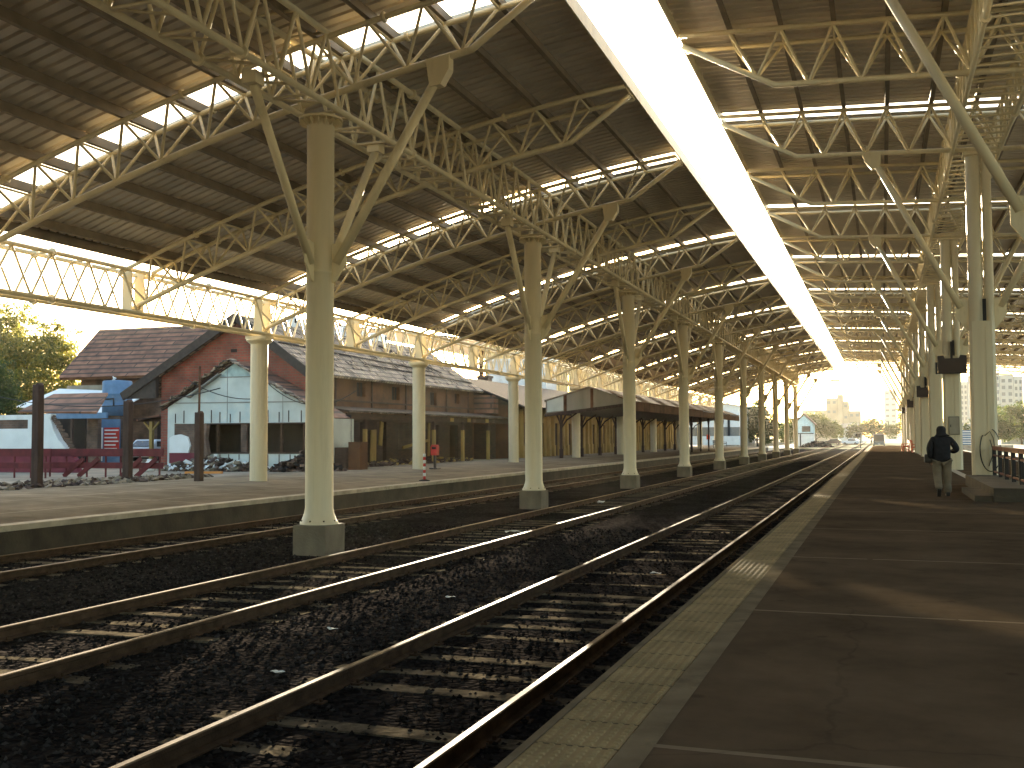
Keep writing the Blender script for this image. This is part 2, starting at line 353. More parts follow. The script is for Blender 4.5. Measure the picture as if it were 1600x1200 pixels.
# ballast stones near the camera: one object, nobody could count them
def stones():
    n=52000
    y=2.2+ (RNG.random(n)**1.7)*22; x=-15+RNG.random(n)*13.5
    keep=np.ones(n,bool)
    for xr in (-2.75,-4.55,-7.25,-9.1,-12.85,-14.65): keep&=np.abs(x-xr)>.07
    keep&=~((np.abs(x-XC)<.42)&(np.abs(y-Y1)<.42))
    for a,c in ((-2.75,-4.55),(-7.25,-9.1),(-12.85,-14.65)):
        inside=(x<a+.0)&(x>c-.0); keep&=~(inside&(RNG.random(n)<.45))
    x=x[keep];y=y[keep];n=len(x)
    z=np.full(n,ZB)+RNG.random(n)*.03-.012
    base=np.array([(1,0,0),(-1,0,0),(0,1,0),(0,-1,0),(0,0,1),(0,0,-1)],float)
    fac=np.array([(0,2,4),(2,1,4),(1,3,4),(3,0,4),(2,0,5),(1,2,5),(3,1,5),(0,3,5)])
    sc=(.013+.02*RNG.random(n))[:,None,None]*(.6+.8*RNG.random((n,6,1)))
    ang=RNG.random(n)*6.28; ca,sa=np.cos(ang),np.sin(ang)
    V=base[None]*sc; V=V+RNG.normal(0,.004,V.shape)
    X=V[...,0]*ca[:,None]-V[...,1]*sa[:,None]; Yv=V[...,0]*sa[:,None]+V[...,1]*ca[:,None]
    P=np.stack([X+x[:,None],Yv+y[:,None],V[...,2]*.8+z[:,None]],-1).reshape(-1,3)
    Fc=(fac[None]+6*np.arange(n)[:,None,None]).reshape(-1,3)
    m2=mat('stone_pale',(.048,.043,.039),1,0,.3,9,spec=0); m3=mat('stone_dark',(.014,.013,.012),1,0,.3,9,spec=0)
    mi=np.repeat(RNG.choice(3,n,p=[.55,.15,.3]),8)
    o=npmesh('ballast_stones',P,Fc,[M['stone'],m2,m3],mi=mi)
    o['kind']='stuff'; o['label']='loose dark ballast stones lying over the track bed'
stones()

# ------------------------------------------------------------------ tracks
def track(xa, xb, label, near):
    t=thing('railway_track',label,'railway track',(0,0,0),'railway tracks')
    for x in (xa,xb):
        b=MB()
        prof=[(-.07,-.855),(.07,-.855),(.07,-.842),(.012,-.825),(.012,-.765),(.035,-.75),(.035,-.722),(-.035,-.722),(-.035,-.75),(-.012,-.765),(-.012,-.825),(-.07,-.842)]
        b.prism([(x+u,w) for u,w in prof],'y',-12,330,0)
        b.prism([(x-.032,-.722),(x+.032,-.722),(x+.026,-.712),(x-.026,-.712)],'y',-12,330,1)
        b.build('rail',[M['rail'],M['railtop']],t)
    c=(xa+xb)/2; w=abs(xa-xb)/2+.42; n=0; far=MB()
    y=2.0+random.random()*.3; first=None
    while y<170:
        if n<near:
            tw=random.uniform(-.02,.02); dz=random.uniform(-.012,.008)
            if first is None:
                b=MB(); b.box(-w,w,-.11,.11,-.07,.012)
                for sx in (-1,1):
                    g=abs(xa-xb)/2
                    for e in (-1,1):
                        b.box(sx*g+e*.115-.04,sx*g+e*.115+.04,-.05,.05,.012,.03,1); b.tube((sx*g+e*.12,0,.03),(sx*g+e*.12,0,.062),.016,6,caps=True,mi=1)
                first=b.build('sleeper',[M['sleeper'],M['rail']],t); o=first
            else: o=first.copy(); COL.objects.link(o); o.parent=t
            o.location=(c+random.uniform(-.04,.04),y,ZB-.006+dz); o.rotation_euler=(random.uniform(-.03,.03),random.uniform(-.006,.006),tw)
        else: far.box(c-w,c+w,y-.11,y+.11,-.93,ZB+.015)
        n+=1; y+=.63+random.uniform(-.03,.03)
    o=far.build('sleeper_run',M['sleeper'],t); o['kind']='stuff'
    return t
track(-2.75,-4.55,'rusty railway track beside the yellow platform edge, on concrete sleepers',95)
track(-7.25,-9.1,'middle railway track, beside the row of concrete-footed columns',80)
track(-12.85,-14.65,'railway track running along the foot of the old platform wall',60)
b=MB()
for x in (8.1,9.9): b.box(x-.035,x+.035,-10,240,-.86,-.71)
o=b.build('railway_track',M['rail']); tag(o,'railway track on the far side of the right-hand platform','railway track','railway tracks')

# litter on the track bed
for (x,y,s,l) in ((-5.9,10.6,.10,'torn white paper scrap lying between the two main tracks'),(-5.3,8.5,.11,'flat white paper strip beside the nearest track rail'),(-5.55,13.2,.1,'small white scrap of litter on the ballast'),(-7.9,22.5,.3,'white paper scrap inside the middle track'),(-3.4,16.4,.14,'crumpled pale litter between the rails of the near track'),(-4.6,5.25,.09,'small crumpled white cup lying by the near rail'),(-8.6,33,.4,'pale slab of litter lying beside the middle rail')):
    b=MB(); v=[]; n=5
    for i in range(n):
        for j in range(3): v.append((s*(i/(n-1)-.5)*1.3,s*(j/2-.5)*.5,random.uniform(.0,.22)*s+.01))
    b._add(v,[(i*3+j,i*3+j+1,(i+1)*3+j+1,(i+1)*3+j) for i in range(n-1) for j in range(2)],False)
    o=b.build('paper_scrap',M['paper'],None,(x,y,ZB+.02)); o.rotation_euler=(0,0,random.random()*3); tag(o,l,'litter','paper litter on the tracks')
    md=o.modifiers.new('thick','SOLIDIFY'); md.thickness=.004

# ------------------------------------------------------------------ central columns
def main_column():
    t=thing('canopy_column','x','column',(XC,Y1,0),'round columns between the tracks')
    b=MB(); b.box(-.35,.35,-.37,.37,-.95,-.30); o=b.build('concrete_base',M['block'],t)
    md=o.modifiers.new('bev','BEVEL'); md.width=.02; md.segments=2
    b=MB(); b.lathe([(.36,-.297),(.36,-.26),(.335,-.235),(.285,-.10),(.265,.0),(.265,4.45),(.272,4.46),(.272,4.5),(.262,4.51),(.262,7.42)],(0,0,0),28); b.build('shaft',M['column'],t)
    for k in range(8):
        a=k*math.pi/4
        b=MB(); b.tube((.325*math.cos(a),.325*math.sin(a),-.262),(.325*math.cos(a),.325*math.sin(a),-.215),.02,6,caps=True); b.build('anchor_bolt',M['rail'],t)
    b=MB(); b.lathe([(.26,7.42),(.42,7.43),(.42,7.47),(.0,7.475)],(0,0,0),20,smooth=False)
    for k in range(16):
        a=2*math.pi*k/16; c,s=math.cos(a),math.sin(a)
        b.beam((c*.26,s*.26,7.34),(c*.40,s*.40,7.40),.012,.09)
    b.build('cap_plate',M['paint'],t)
    for ax,sg in (('y',1),('y',-1),('x',1)):
        poly=[(.2,4.25),(.34,4.30),(.56,4.62),(.56,4.98),(.45,5.05),(.2,5.0)]
        b=MB(); b.prism([(u*sg,w) for u,w in poly],'x' if ax=='y' else 'y',-.02,.02)
        b.build('gusset',M['paint'],t)
    for sg in (1,-1):
        b=MB(); b.path([(0,sg*.36,4.62),(0,sg*2.3,7.42)],.085,10); b.tube((0,sg*2.2,7.28),(0,sg*2.42,7.58),.03,8); b.box(-.14,.14,sg*2.32-.14,sg*2.32+.14,7.40,7.62); b.build('brace',M['paint'],t)
    b=MB(); b.path([(.36,0,4.65),(2.42,0,7.95)],.09,10); b.build('brace',M['paint'],t)
    b=MB(); b.prism([(2.25,8.33),(2.72,8.36),(2.72,8.1),(2.55,7.83),(2.33,7.8)],'y',-.11,.11); b.build('truss_gusset',M['paint'],t)
    return t
c0=main_column()
for i in range(NC):
    c=c0 if i==0 else copy_tree(c0)
    c.location=(XC,Y1+D*i,0)
    c['label']=('nearest big cream round column on a concrete block, with three braces' if i==0 else ORD[i]+' cream round column on a concrete block between tracks, counted from the camera')

# ------------------------------------------------------------------ old-platform columns
def plat_column():
    t=thing('platform_column','x','column',(XP,0,0),'slim round columns on the old platform')
    b=MB(); b.lathe([(.29,-.12),(.29,4.55)],(0,0,0),24); b.build('shaft',M['column'],t)
    b=MB(); b.lathe([(.29,4.5),(.44,4.62),(.44,4.68),(0,4.69)],(0,0,0),24,smooth=False); b.box(-.4,.4,-.25,.25,4.68,4.78); b.build('cap_plate',M['paint'],t)
    return t
p0=plat_column()
for i in range(0,NC-1):
    c=p0 if i==0 else copy_tree(p0)
    c.location=(XP,Y1+D*(i+1),0)
    where={0:'in front of the ruined gable annex',1:'with the red bin beside it',2:'at the far end of the brown building',3:'under the end of the old rusty canopy'}.get(i,'under the lattice girder, '+ORD[i]+' from the camera')
    c['label']='slim pale round column on the old platform, '+where

# ------------------------------------------------------------------ right-hand twin columns
def twin_column():
    t=thing('twin_column','x','column',(XR,0,0),'twin tube columns on the right platform')
    b=MB(); b.lathe([(.185,4.3),(.185,8.85)],(-.115,0,0),20); b.build('tube',M['column'],t)
    b=MB(); b.lathe([(.125,4.3),(.125,8.85)],(.215,.0,0),16); b.build('tube',M['column'],t)
    b=MB()
    prof=[(-.31,-.12),(-.24,-.2),(.0,-.21),(.25,-.2),(.33,-.12),(.33,.12),(.25,.2),(-.24,.2),(-.31,.12)]
    b.prism(prof,'z',-.05,4.36); b.box(.085,.10,-.222,-.2,.0,4.3); b.build('casing',M['column'],t)
    b=MB(); b.box(.03,.12,-.216,-.20,4.36,4.95); b.build('slot_shade',M['black'],t)  # black strip stands in for the dark open gap between the tubes
    for sg in (-1,1):
        b=MB(); b.prism([(sg*.2,4.10),(sg*.36,4.14),(sg*.64,4.55),(sg*.64,4.98),(sg*.2,4.98)],'y',-.03,.03); b.build('gusset',M['paint'],t)
        b=MB(); b.path([(sg*.5,0,4.75),(sg*2.62,0,8.98)],.085,10); b.build('brace',M['paint'],t)
        b=MB(); b.prism([(sg*2.42,9.18),(sg*2.92,9.16),(sg*2.86,8.95),(sg*2.68,8.72),(sg*2.45,8.8)],'y',-.09,.09); b.build('truss_gusset',M['paint'],t)
    b=MB(); b.box(-.36,.40,-.3,.3,8.85,8.91); b.build('cap_plate',M['paint'],t)
    return t
t0=twin_column()
for i in range(NC):
    c=t0 if i==0 else copy_tree(t0)
    c.location=(XR,Y1+D*i,0)
    where={0:'off the right edge, only its long brace showing',1:'with a black cable loop, beside the stair railing',2:'carrying the nearest dark box and a grey panel'}.get(i,ORD[i]+' in the row counted from the camera')
    c['label']='cream twin tube column on the right platform, '+where

# ------------------------------------------------------------------ transverse trusses
def truss_mesh(xs, zt, zb, tip, kink, sides=8):
    """two top chords 1 m apart and one bottom chord; returns part builders"""
    a=MB(); b2=MB(); c=MB(); w=MB(); r=MB()
    a.path([(x,-.5,zt(x)) for x in xs],.055,sides); b2.path([(x,.5,zt(x)) for x in xs],.055,sides)
    mids=[(xs[i]+xs[i+1])/2 for i in range(len(xs)-1)]
    return a,b2,c,w,r,mids
def left_truss(y, label, sides=8):
    t=thing('arched_truss',label,'roof truss',(0,y,0),'arched trusses of the left canopy')
    n=13; xs=list(np.linspace(XP,-5.5,n+1)); kx=-6.95
    zc=lambda x: zA(x)-(.86+.10*(-5.45-x)/14)
    if y<9: pass
    for sy in (-.5,.5):
        b=MB(); b.path([(x,sy,zA(x)) for x in xs],.056,sides); b.build('top_chord',M['paint'],t)
    cx=[XP]+[x for x in np.linspace(XP+1,kx-.6,12)]+[kx]
    b=MB(); b.path([(x,0,zc(x)) for x in cx]+[(-5.48,0,zA(-5.5)-.06)],.068,sides); b.build('bottom_chord',M['paint'],t)
    b=MB()
    for i in range(n):
        xm=(xs[i]+xs[i+1])/2
        zz=zc(xm) if xm<kx else zc(kx)+(zA(-5.5)-.06-zc(kx))*(xm-kx)/(-5.48-kx)
        p=(xm,0,zz)
        if i==n-1: continue
        for sy in (-.5,.5):
            for x in (xs[i],xs[i+1]): b.tube((x,sy,zA(x)),p,.032,max(5,sides-2))
    for x in xs: b.tube((x,-.5,zA(x)),(x,.5,zA(x)),.028,max(5,sides-2))
    b.build('lattice',M['paint'],t)
    b=MB()
    for i in range(2,n,4):
        for sy in (-.5,.5): b.tube((xs[i]+.3,sy,zA(xs[i]+.3)),(xs[i]+.36,sy,zA(xs[i]+.36)),.10,10,caps=True)
    b.build('splice_flange',M['paint'],t)
    b=MB(); b.beam((XP+.1,-.25,zc(XP)-.05),(XP+.1,-.25,zA(XP)+.12),.32,.02,up=(0,1,0)); b.beam((XP+.1,.25,zc(XP)-.05),(XP+.1,.25,zA(XP)+.12),.32,.02,up=(0,1,0)); b.build('end_plate',M['paint'],t)
    return t
def right_truss(y, label, sides=8):
    t=thing('lattice_truss',label,'roof truss',(0,y,0),'straight lattice trusses of the right canopy')
    n=19; xs=list(np.linspace(-4.2,XR1,n+1)); kx=-2.12
    zc=lambda x: zR(x)-1.12
    for sy in (-.5,.5):
        b=MB(); b.path([(x,sy,zR(x)) for x in xs],.054,sides); b.build('top_chord',M['paint'],t)
    cx=[kx]+list(np.linspace(kx+1.4,XR1-2.1,9))
    b=MB(); b.path([(-4.2,0,zR(-4.2)-.06)]+[(x,0,zc(x)) for x in cx]+[(XR1,0,zR(XR1)-.06)],.066,sides); b.build('bottom_chord',M['paint'],t)
    b=MB()
    for i in range(1,n-1):
        xm=(xs[i]+xs[i+1])/2
        if xm<kx: zz=zR(-4.2)-.06+(zc(kx)-zR(-4.2)+.06)*(xm+4.2)/(kx+4.2)
        elif xm>XR1-2.1: zz=zc(XR1-2.1)+(zR(XR1)-zc(XR1-2.1))*(xm-XR1+2.1)/2.1
        else: zz=zc(xm)
        for sy in (-.5,.5):
            for x in (xs[i],xs[i+1]): b.tube((x,sy,zR(x)),(xm,0,zz),.034,max(5,sides-2))
    for x in xs: b.tube((x,-.5,zR(x)),(x,.5,zR(x)),.026,max(5,sides-2))
    b.build('lattice',M['paint'],t)
    return t
lt=rt=None
lt_far=rt_far=None
for k in range(-1,19):
    y=Y1+k*D/2; main=(k%2==0)
    if y>YEND: break
    desc='below a bright skylight' if main else 'without a skylight'
    if k==-1: desc='almost overhead'
    ll=ORD[k+1]+' arched truss of the left canopy from the camera, '+desc
    rl=ORD[k+1]+' lattice truss of the right canopy from the camera, '+desc
    if k<=4:
        if lt is None: lt=left_truss(y,ll,10); rt=right_truss(y,rl,10); continue
        a=copy_tree(lt); c=copy_tree(rt)
    else:
        if lt_far is None: lt_far=left_truss(y,ll,6); rt_far=right_truss(y,rl,6); continue
        a=copy_tree(lt_far); c=copy_tree(rt_far)
    a.location=(0,y,0); a['label']=ll; c.location=(0,y,0); c['label']=rl

# ------------------------------------------------------------------ longitudinal lattice girders
def box_girder(name,label,xc,hw,z0,z1,y0,y1,pitch,rc,rw,rungs,topw=None,flat=False):
    t=thing(name,label,'lattice girder',(0,0,0),'long lattice girders under the roofs')
    topw=hw if topw is None else topw
    for sx in (-1,1):
        b=MB(); b.tube((xc+sx*hw,y0,z0),(xc+sx*hw,y1,z0),rc,8,caps=True); b.build('bottom_chord',M['paint'],t)
        b=MB(); b.tube((xc+sx*topw,y0,z1),(xc+sx*topw,y1,z1),rc,8,caps=True); b.build('top_chord',M['paint'],t)
    n=int(round((y1-y0)/pitch)); 
    b=MB()
    for i in range(n):
        ya=y0+(y1-y0)*i/n; yb=y0+(y1-y0)*(i+1)/n; ym=(ya+yb)/2
        for sx in (-1,1):
            b.tube((xc+sx*hw,ya,z0),(xc+sx*topw,ym,z1),rw,6); b.tube((xc+sx*topw,ym,z1),(xc+sx*hw,yb,z0),rw,6)
        b.tube((xc-topw,ym,z1),(xc+topw,ym,z1),rw*.8,6)
        if rungs: 
            b.tube((xc-hw,ya,z0),(xc+hw,ya,z0),rw*.8,6)
            if rungs>1: b.tube((xc-hw,ym,z0),(xc+hw,ym,z0),rw*.8,6)
        if flat: b.tube((xc-hw,ya,z0),(xc+hw,ym,z0),rw*.7,6)
    b.build('lattice',M['paint'],t)
    b=MB()
    y=y0+3.2
    while y<y1:
        for sx in (-1,1):
            b.tube((xc+sx*hw,y,z0),(xc+sx*hw,y+.07,z0),rc*1.9,10,caps=True); b.tube((xc+sx*topw,y,z1),(xc+sx*topw,y+.07,z1),rc*1.9,10,caps=True)
        y+=6.5
    b.build('splice_flange',M['paint'],t)
    return t
YG0=Y1-D
box_girder('lattice_girder','deep cream box girder running over the central row of columns',XC,.42,7.58,8.92,YG0,Y1+D*9+1,1.08,.06,.036,1,flat=True)
box_girder('lattice_girder','white zigzag lattice girder on the slim columns of the old platform',XP,.28,4.84,6.02,YG0,Y1+D*9+1,1.3,.06,.032,0)
box_girder('lattice_girder','ladder-bottomed cream girder over the twin columns of the right platform',XR,.6,9.02,10.12,YG0,Y1+D*9+1,1.08,.055,.036,2)

# ------------------------------------------------------------------ roofs with purlins and skylight strips
def canopy(name,label,x0,x1,zf,nseg,npur,pur_r):
    t=thing(name,label,'canopy roof',(0,0,0))
    pitch=.30; prof=[(0,0),(.20,0),(.215,.06),(.285,.06)]   # deck seen from below
    strips=[(Y1+D*k+.0,Y1+D*k+.90) for k in range(-2,NC)]
    xs=np.linspace(x0,x1,nseg+1)
    ys=[]; y=YBEG
    while y<YEND:
        for u,h in prof: ys.append((y+u,h))
        y+=pitch
    ys.append((YEND,0))
    segs=[]; cur=[]
    for (y,h) in ys:
        inside=any(a<y<b for a,b in strips)
        if inside:
            if len(cur)>1: segs.append(cur)
            cur=[]
        else: cur.append((y,h))
    if len(cur)>1: segs.append(cur)
    # close the ends of each segment exactly on the strip edges
    V=[];F=[]
    for sg in segs:
        sg=list(sg)
        for a,b_ in strips:
            if abs(sg[-1][0]-a)<.32 and sg[-1][0]<a: sg.append((a,sg[-1][1]))
            if abs(sg[0][0]-b_)<.32 and sg[0][0]>b_: sg.insert(0,(b_,sg[0][1]))
        o=len(V); m=len(sg)
        for x in xs:
            zz=zf(x)+.27
            for (y,h) in sg: V.append((x,y,zz+h))
        for i in range(nseg):
            for j in range(m-1): F.append((o+i*m+j,o+(i+1)*m+j,o+(i+1)*m+j+1,o+i*m+j+1))
    npmesh('roof_sheeting',V,F,M['sheet'],t)
    # skylights: ribbed translucent sheets lying over the strip
    for a,b_ in strips:
        V=[];F=[]; yy=np.linspace(a+.004,b_-.004,9); m=len(yy)
        for x in xs:
            for j,y in enumerate(yy): V.append((x,y,zf(x)+.292+(.008 if j%2 else 0)))
        for i in range(nseg):
            for j in range(m-1): F.append((i*m+j,(i+1)*m+j,(i+1)*m+j+1,i*m+j+1))
        npmesh('skylight',V,F,M['skylight'],t)
    for x in pur_r:
        b=MB(); z=zf(x)+.06
        b.box(x-.035,x+.03,YBEG,YEND,z,z+.2); b.box(x-.035,x+.075,YBEG,YEND,z-.012,z)
        b.build('purlin',M['purlin'],t)
    # edge flashing
    for x in (x0,x1):
        b=MB(); z=zf(x); b.box(x-.02,x+.02,YBEG,YEND,z+.02,z+.34); b.build('edge_trim',M['paint'] if x in (-5.45,-4.26) else M['purlin'],t)
    return t
canopy('canopy_roof','arched corrugated steel roof over the left tracks and old platform',-19.2,-5.45,zA,16,13,list(np.linspace(XP,-5.5,14))[1:-1])
canopy('canopy_roof','higher corrugated steel roof over the right-hand platform',-4.26,XR1+.1,zR,12,19,list(np.linspace(-4.2,XR1,20))[1:-1])
# ------------------------------------------------------------------ station house behind the old platform
def quad(mb,a,b_,c,d,mi=0): mb._add([a,b_,c,d],[(0,1,2,3)],False,mi)
def slab(pts, th):
    """a thick sheet from 4 corner points"""
    p=[Vector(x) for x in pts]; n=(p[1]-p[0]).cross(p[2]-p[0]).normalized()*th
    b=MB(); b._add(p+[x-n for x in p],[(0,1,2,3),(7,6,5,4),(0,4,5,1),(1,5,6,2),(2,6,7,3),(3,7,4,0)])
    return b
def opening_wall(mb, axis, t0, t1, u0,u1,z0,z1, holes):
    """wall in the plane axis='x' (u=y) or 'y' (u=x) with rectangular holes [(ua,ub,za,zb)], real thickness t0..t1"""
    us=sorted({u0,u1,*[h[0] for h in holes],*[h[1] for h in holes]}); zs=sorted({z0,z1,*[h[2] for h in holes],*[h[3] for h in holes]})
    for i in range(len(us)-1):
        for j in range(len(zs)-1):
            um=(us[i]+us[i+1])/2; zm=(zs[j]+zs[j+1])/2
            if any(h[0]<um<h[1] and h[2]<zm<h[3] for h in holes): continue
            if axis=='x': mb.box(t0,t1,us[i],us[i+1],zs[j],zs[j+1])
            else: mb.box(us[i],us[i+1],t0,t1,zs[j],zs[j+1])

def station_house():
    t=thing('station_house','half-ruined brick station house with a worn tiled gable roof and brown boarded front','building',(0,0,0))
    Xr,Zr=-29.6,7.37; XL,XF=-34.3,-26.0; Y0,Y2=44.0,66.0
    b=MB(); b.prism([(XL,-.15),(XF,-.15),(XF,4.55),(Xr,Zr-.25),(XL,4.45)],'y',Y0,Y0+.3); b.build('gable_wall',M['brick'],t)
    b=MB(); b.box(-30.2,-29.85,Y0-.012,Y0+.05,5.55,5.72); b.build('vent_hole',M['dark'],t)
    b=MB(); b.prism([(XL,-.15),(XF,-.15),(XF,4.55),(Xr,Zr-.25),(XL,4.45)],'y',Y2-.3,Y2); b.build('rear_wall',M['board'],t)
    b=MB(); b.box(XL,XL+.3,Y0+.3,Y2-.3,-.15,4.4); b.build('side_wall',M['bricky'],t)
    # front: boarded upper storey, open ruined ground floor
    up=[(45.4,46.6,3.2,4.1),(49.2,50.2,3.5,4.25),(53.4,54.4,3.45,4.2),(58.7,59.7,3.3,4.1),(62.6,63.4,3.5,4.15)]
    b=MB(); opening_wall(b,'x',XF-.25,XF,Y0+.3,Y2-.3,2.55,4.5,up); b.build('upper_wall',M['board'],t)
    for h in up:
        m=MB(); m.box(XF-.5,XF-.2,h[0]-.05,h[1]+.05,h[2]-.05,h[3]+.05); f=m.build('window',M['dark'],t)
        m=MB(); ym=(h[0]+h[1])/2; m.box(XF-.12,XF-.07,ym-.03,ym+.03,h[2],h[3]); m.box(XF-.12,XF-.07,h[0],h[1],h[2]-.05,h[2]); m.build('frame',M['oldwood'],f)
    for k,y in enumerate((46.9,50.9,55.2,57.6,61.2,64.9)):
        m=MB(); m.box(XF+.002,XF+.05,y-.06,y+.06,2.6,4.45); m.build('wall_batten',M['oldwood'],t)
    m=MB(); m.box(XF+.002,XF+.06,Y0+.3,Y2,3.18,3.27); m.build('wall_rail',M['oldwood'],t)
    low=[(46.2,50.0,-.15,2.15),(51.6,52.7,-.15,2.2),(54.2,57.8,.65,2.15),(59.2,60.0,-.15,2.1),(61.8,63.2,-.15,2.1)]
    b=MB(); opening_wall(b,'x',XF-.22,XF+.001,Y0+.3,Y2-.3,-.15,2.55,low); b.build('lower_wall',M['oldwood'],t)
    b=MB(); b.box(XF-3.5,XF-3.4,Y0+.4,Y2-.4,-.15,2.5); b.build('inner_wall',M['bareb'],t)
    # sagging plaster and torn sheets in the openings
    for (y,z0,z1,w,a) in ((50.6,.0,1.75,.8,.05),(51.3,.9,2.2,.5,-.12),(57.9,.2,2.2,.35,.04)):
        b=MB(); b.box(-.03,.03,-w/2,w/2,z0,z1); o=b.build('torn_panel',M['cream'],t,(XF+.25,y,0)); o.rotation_euler=(a,.03,.1)
    b=MB(); b.beam((XF+.3,54.2,.75),(XF+.35,57.6,1.15),.06,.16); b.build('fallen_plank',M['cream'],t)
    # roof
    s=slab([(XF+.55,Y0-.5,4.42),(XF+.55,Y2+.5,4.42),(Xr,Y2+.2,Zr),(Xr,Y0-.5,Zr)],.14); s.build('roof',M['tiley'],t)
    s=slab([(Xr,Y0-.5,Zr),(Xr,Y2+.2,Zr),(-36.2,Y2+.2,3.62),(-36.2,Y0-.5,3.62)],.14); s.build('roof',M['tiley'],t)
    # broken courses and loose tiles on the front slope
    b=MB(); sl=(Zr-4.42)/(Xr-XF-.55)
    for k in range(260):
        x=random.uniform(Xr+.3,XF+.5); y=random.uniform(Y0,Y2); z=Zr+(x-Xr)*sl+.03
        w=random.uniform(.1,.28); b.beam((x-w/2,y,z-w/2*sl),(x+w/2,y+random.uniform(-.05,.05),z+w/2*sl),random.uniform(.12,.25),.035)
    b.build('loose_tiles',M['tiley'],t)
    for (ya,yb,xa,xb) in ((44.2,61,-27.6,-26.9),(51.5,66,-26.7,-26.2),(57.5,62.5,-28.9,-26.9)):
        b=MB(); b.beam((xa,ya,Zr+(xa-Xr)*sl+.05),(xb,yb,Zr+(xb-Xr)*sl+.05),.09,.06); b.build('bare_batten',M['bargeboard'],t)
    for k in range(9):
        y=48.6+k*1.35; b=MB(); b.prism([(-.22,-.15),(.22,-.15),(.13,.42),(-.13,.42)],'x',Xr-.25,Xr+.25); b.box(Xr+.252,Xr+.26,-.1,.1,.08,.3,1)
        b.build('ridge_vent',[M['plaster'],M['dark']],t,(0,y,Zr))
    # bargeboards and boxed eaves
    for (xa,za,xb,zb) in ((Xr,Zr+.05,XF+.6,4.45),(Xr,Zr+.05,-36.3,3.62)):
        b=MB(); b.beam((xa,Y0-.52,za-.17),(xb,Y0-.52,zb-.17),.09,.42); b.build('bargeboard',M['bargeboard'],t)
    b=MB(); b.prism([(-36.2,3.35),(-34.3,3.35),(-34.3,4.5),(-36.2,3.5)],'y',Y0-.45,Y0-.2); b.build('eave_box',M['bargeboard'],t)
    # awning over the ground floor
    s=slab([(XF+.05,Y0+.4,2.85),(-23.9,Y0+.4,2.56),(-23.9,69.5,2.56),(XF+.05,69.5,2.85)],-.08); s.build('awning',M['oldwood'],t)
    b=MB()
    for k in range(60):
        y=Y0+.5+k*.415; b.box(-23.92-random.uniform(0,.06),-23.75,y,y+.39,2.555+random.uniform(-.03,.03),2.63)
    b.build('awning_edge',M['tiley'],t)
    b=MB(); b.box(-24.05,-23.95,Y0+.4,69.3,2.22,2.5); b.build('awning_fascia',M['oldwood'],t)
    for y in (46.3,54.7,59.05,63.4,68.2):
        b=MB(); b.box(-24.09,-23.91,y-.09,y+.09,-.12,1.75); f=b.build('awning_post',M['cream'],t)
        b=MB(); b.box(-24.07,-23.93,y-.07,y+.07,1.75,2.22); b.build('post_head',M['oldwood'],f)
    for y in (57.2,59.9,60.8,63.0,64.2):
        b=MB(); b.box(-23.94,-23.90,y-.25,y+.25,2.24,2.47); b.build('fascia_patch',M['cream'] if int(y)%2 else M['bareb'],t)
    # low tiled back extension at the far end
    b=MB(); b.box(-30,-24.8,Y2+.02,71.2,-.15,2.2); b.build('extension_wall',M['oldwood'],t)
    b=MB(); b.prism([(Y2+.1,2.9),(71.4,2.75),(Y2+.1,4.15)],'x',-31,-24.6); b.build('extension_roof',M['tile'],t)
    return t
station_house()

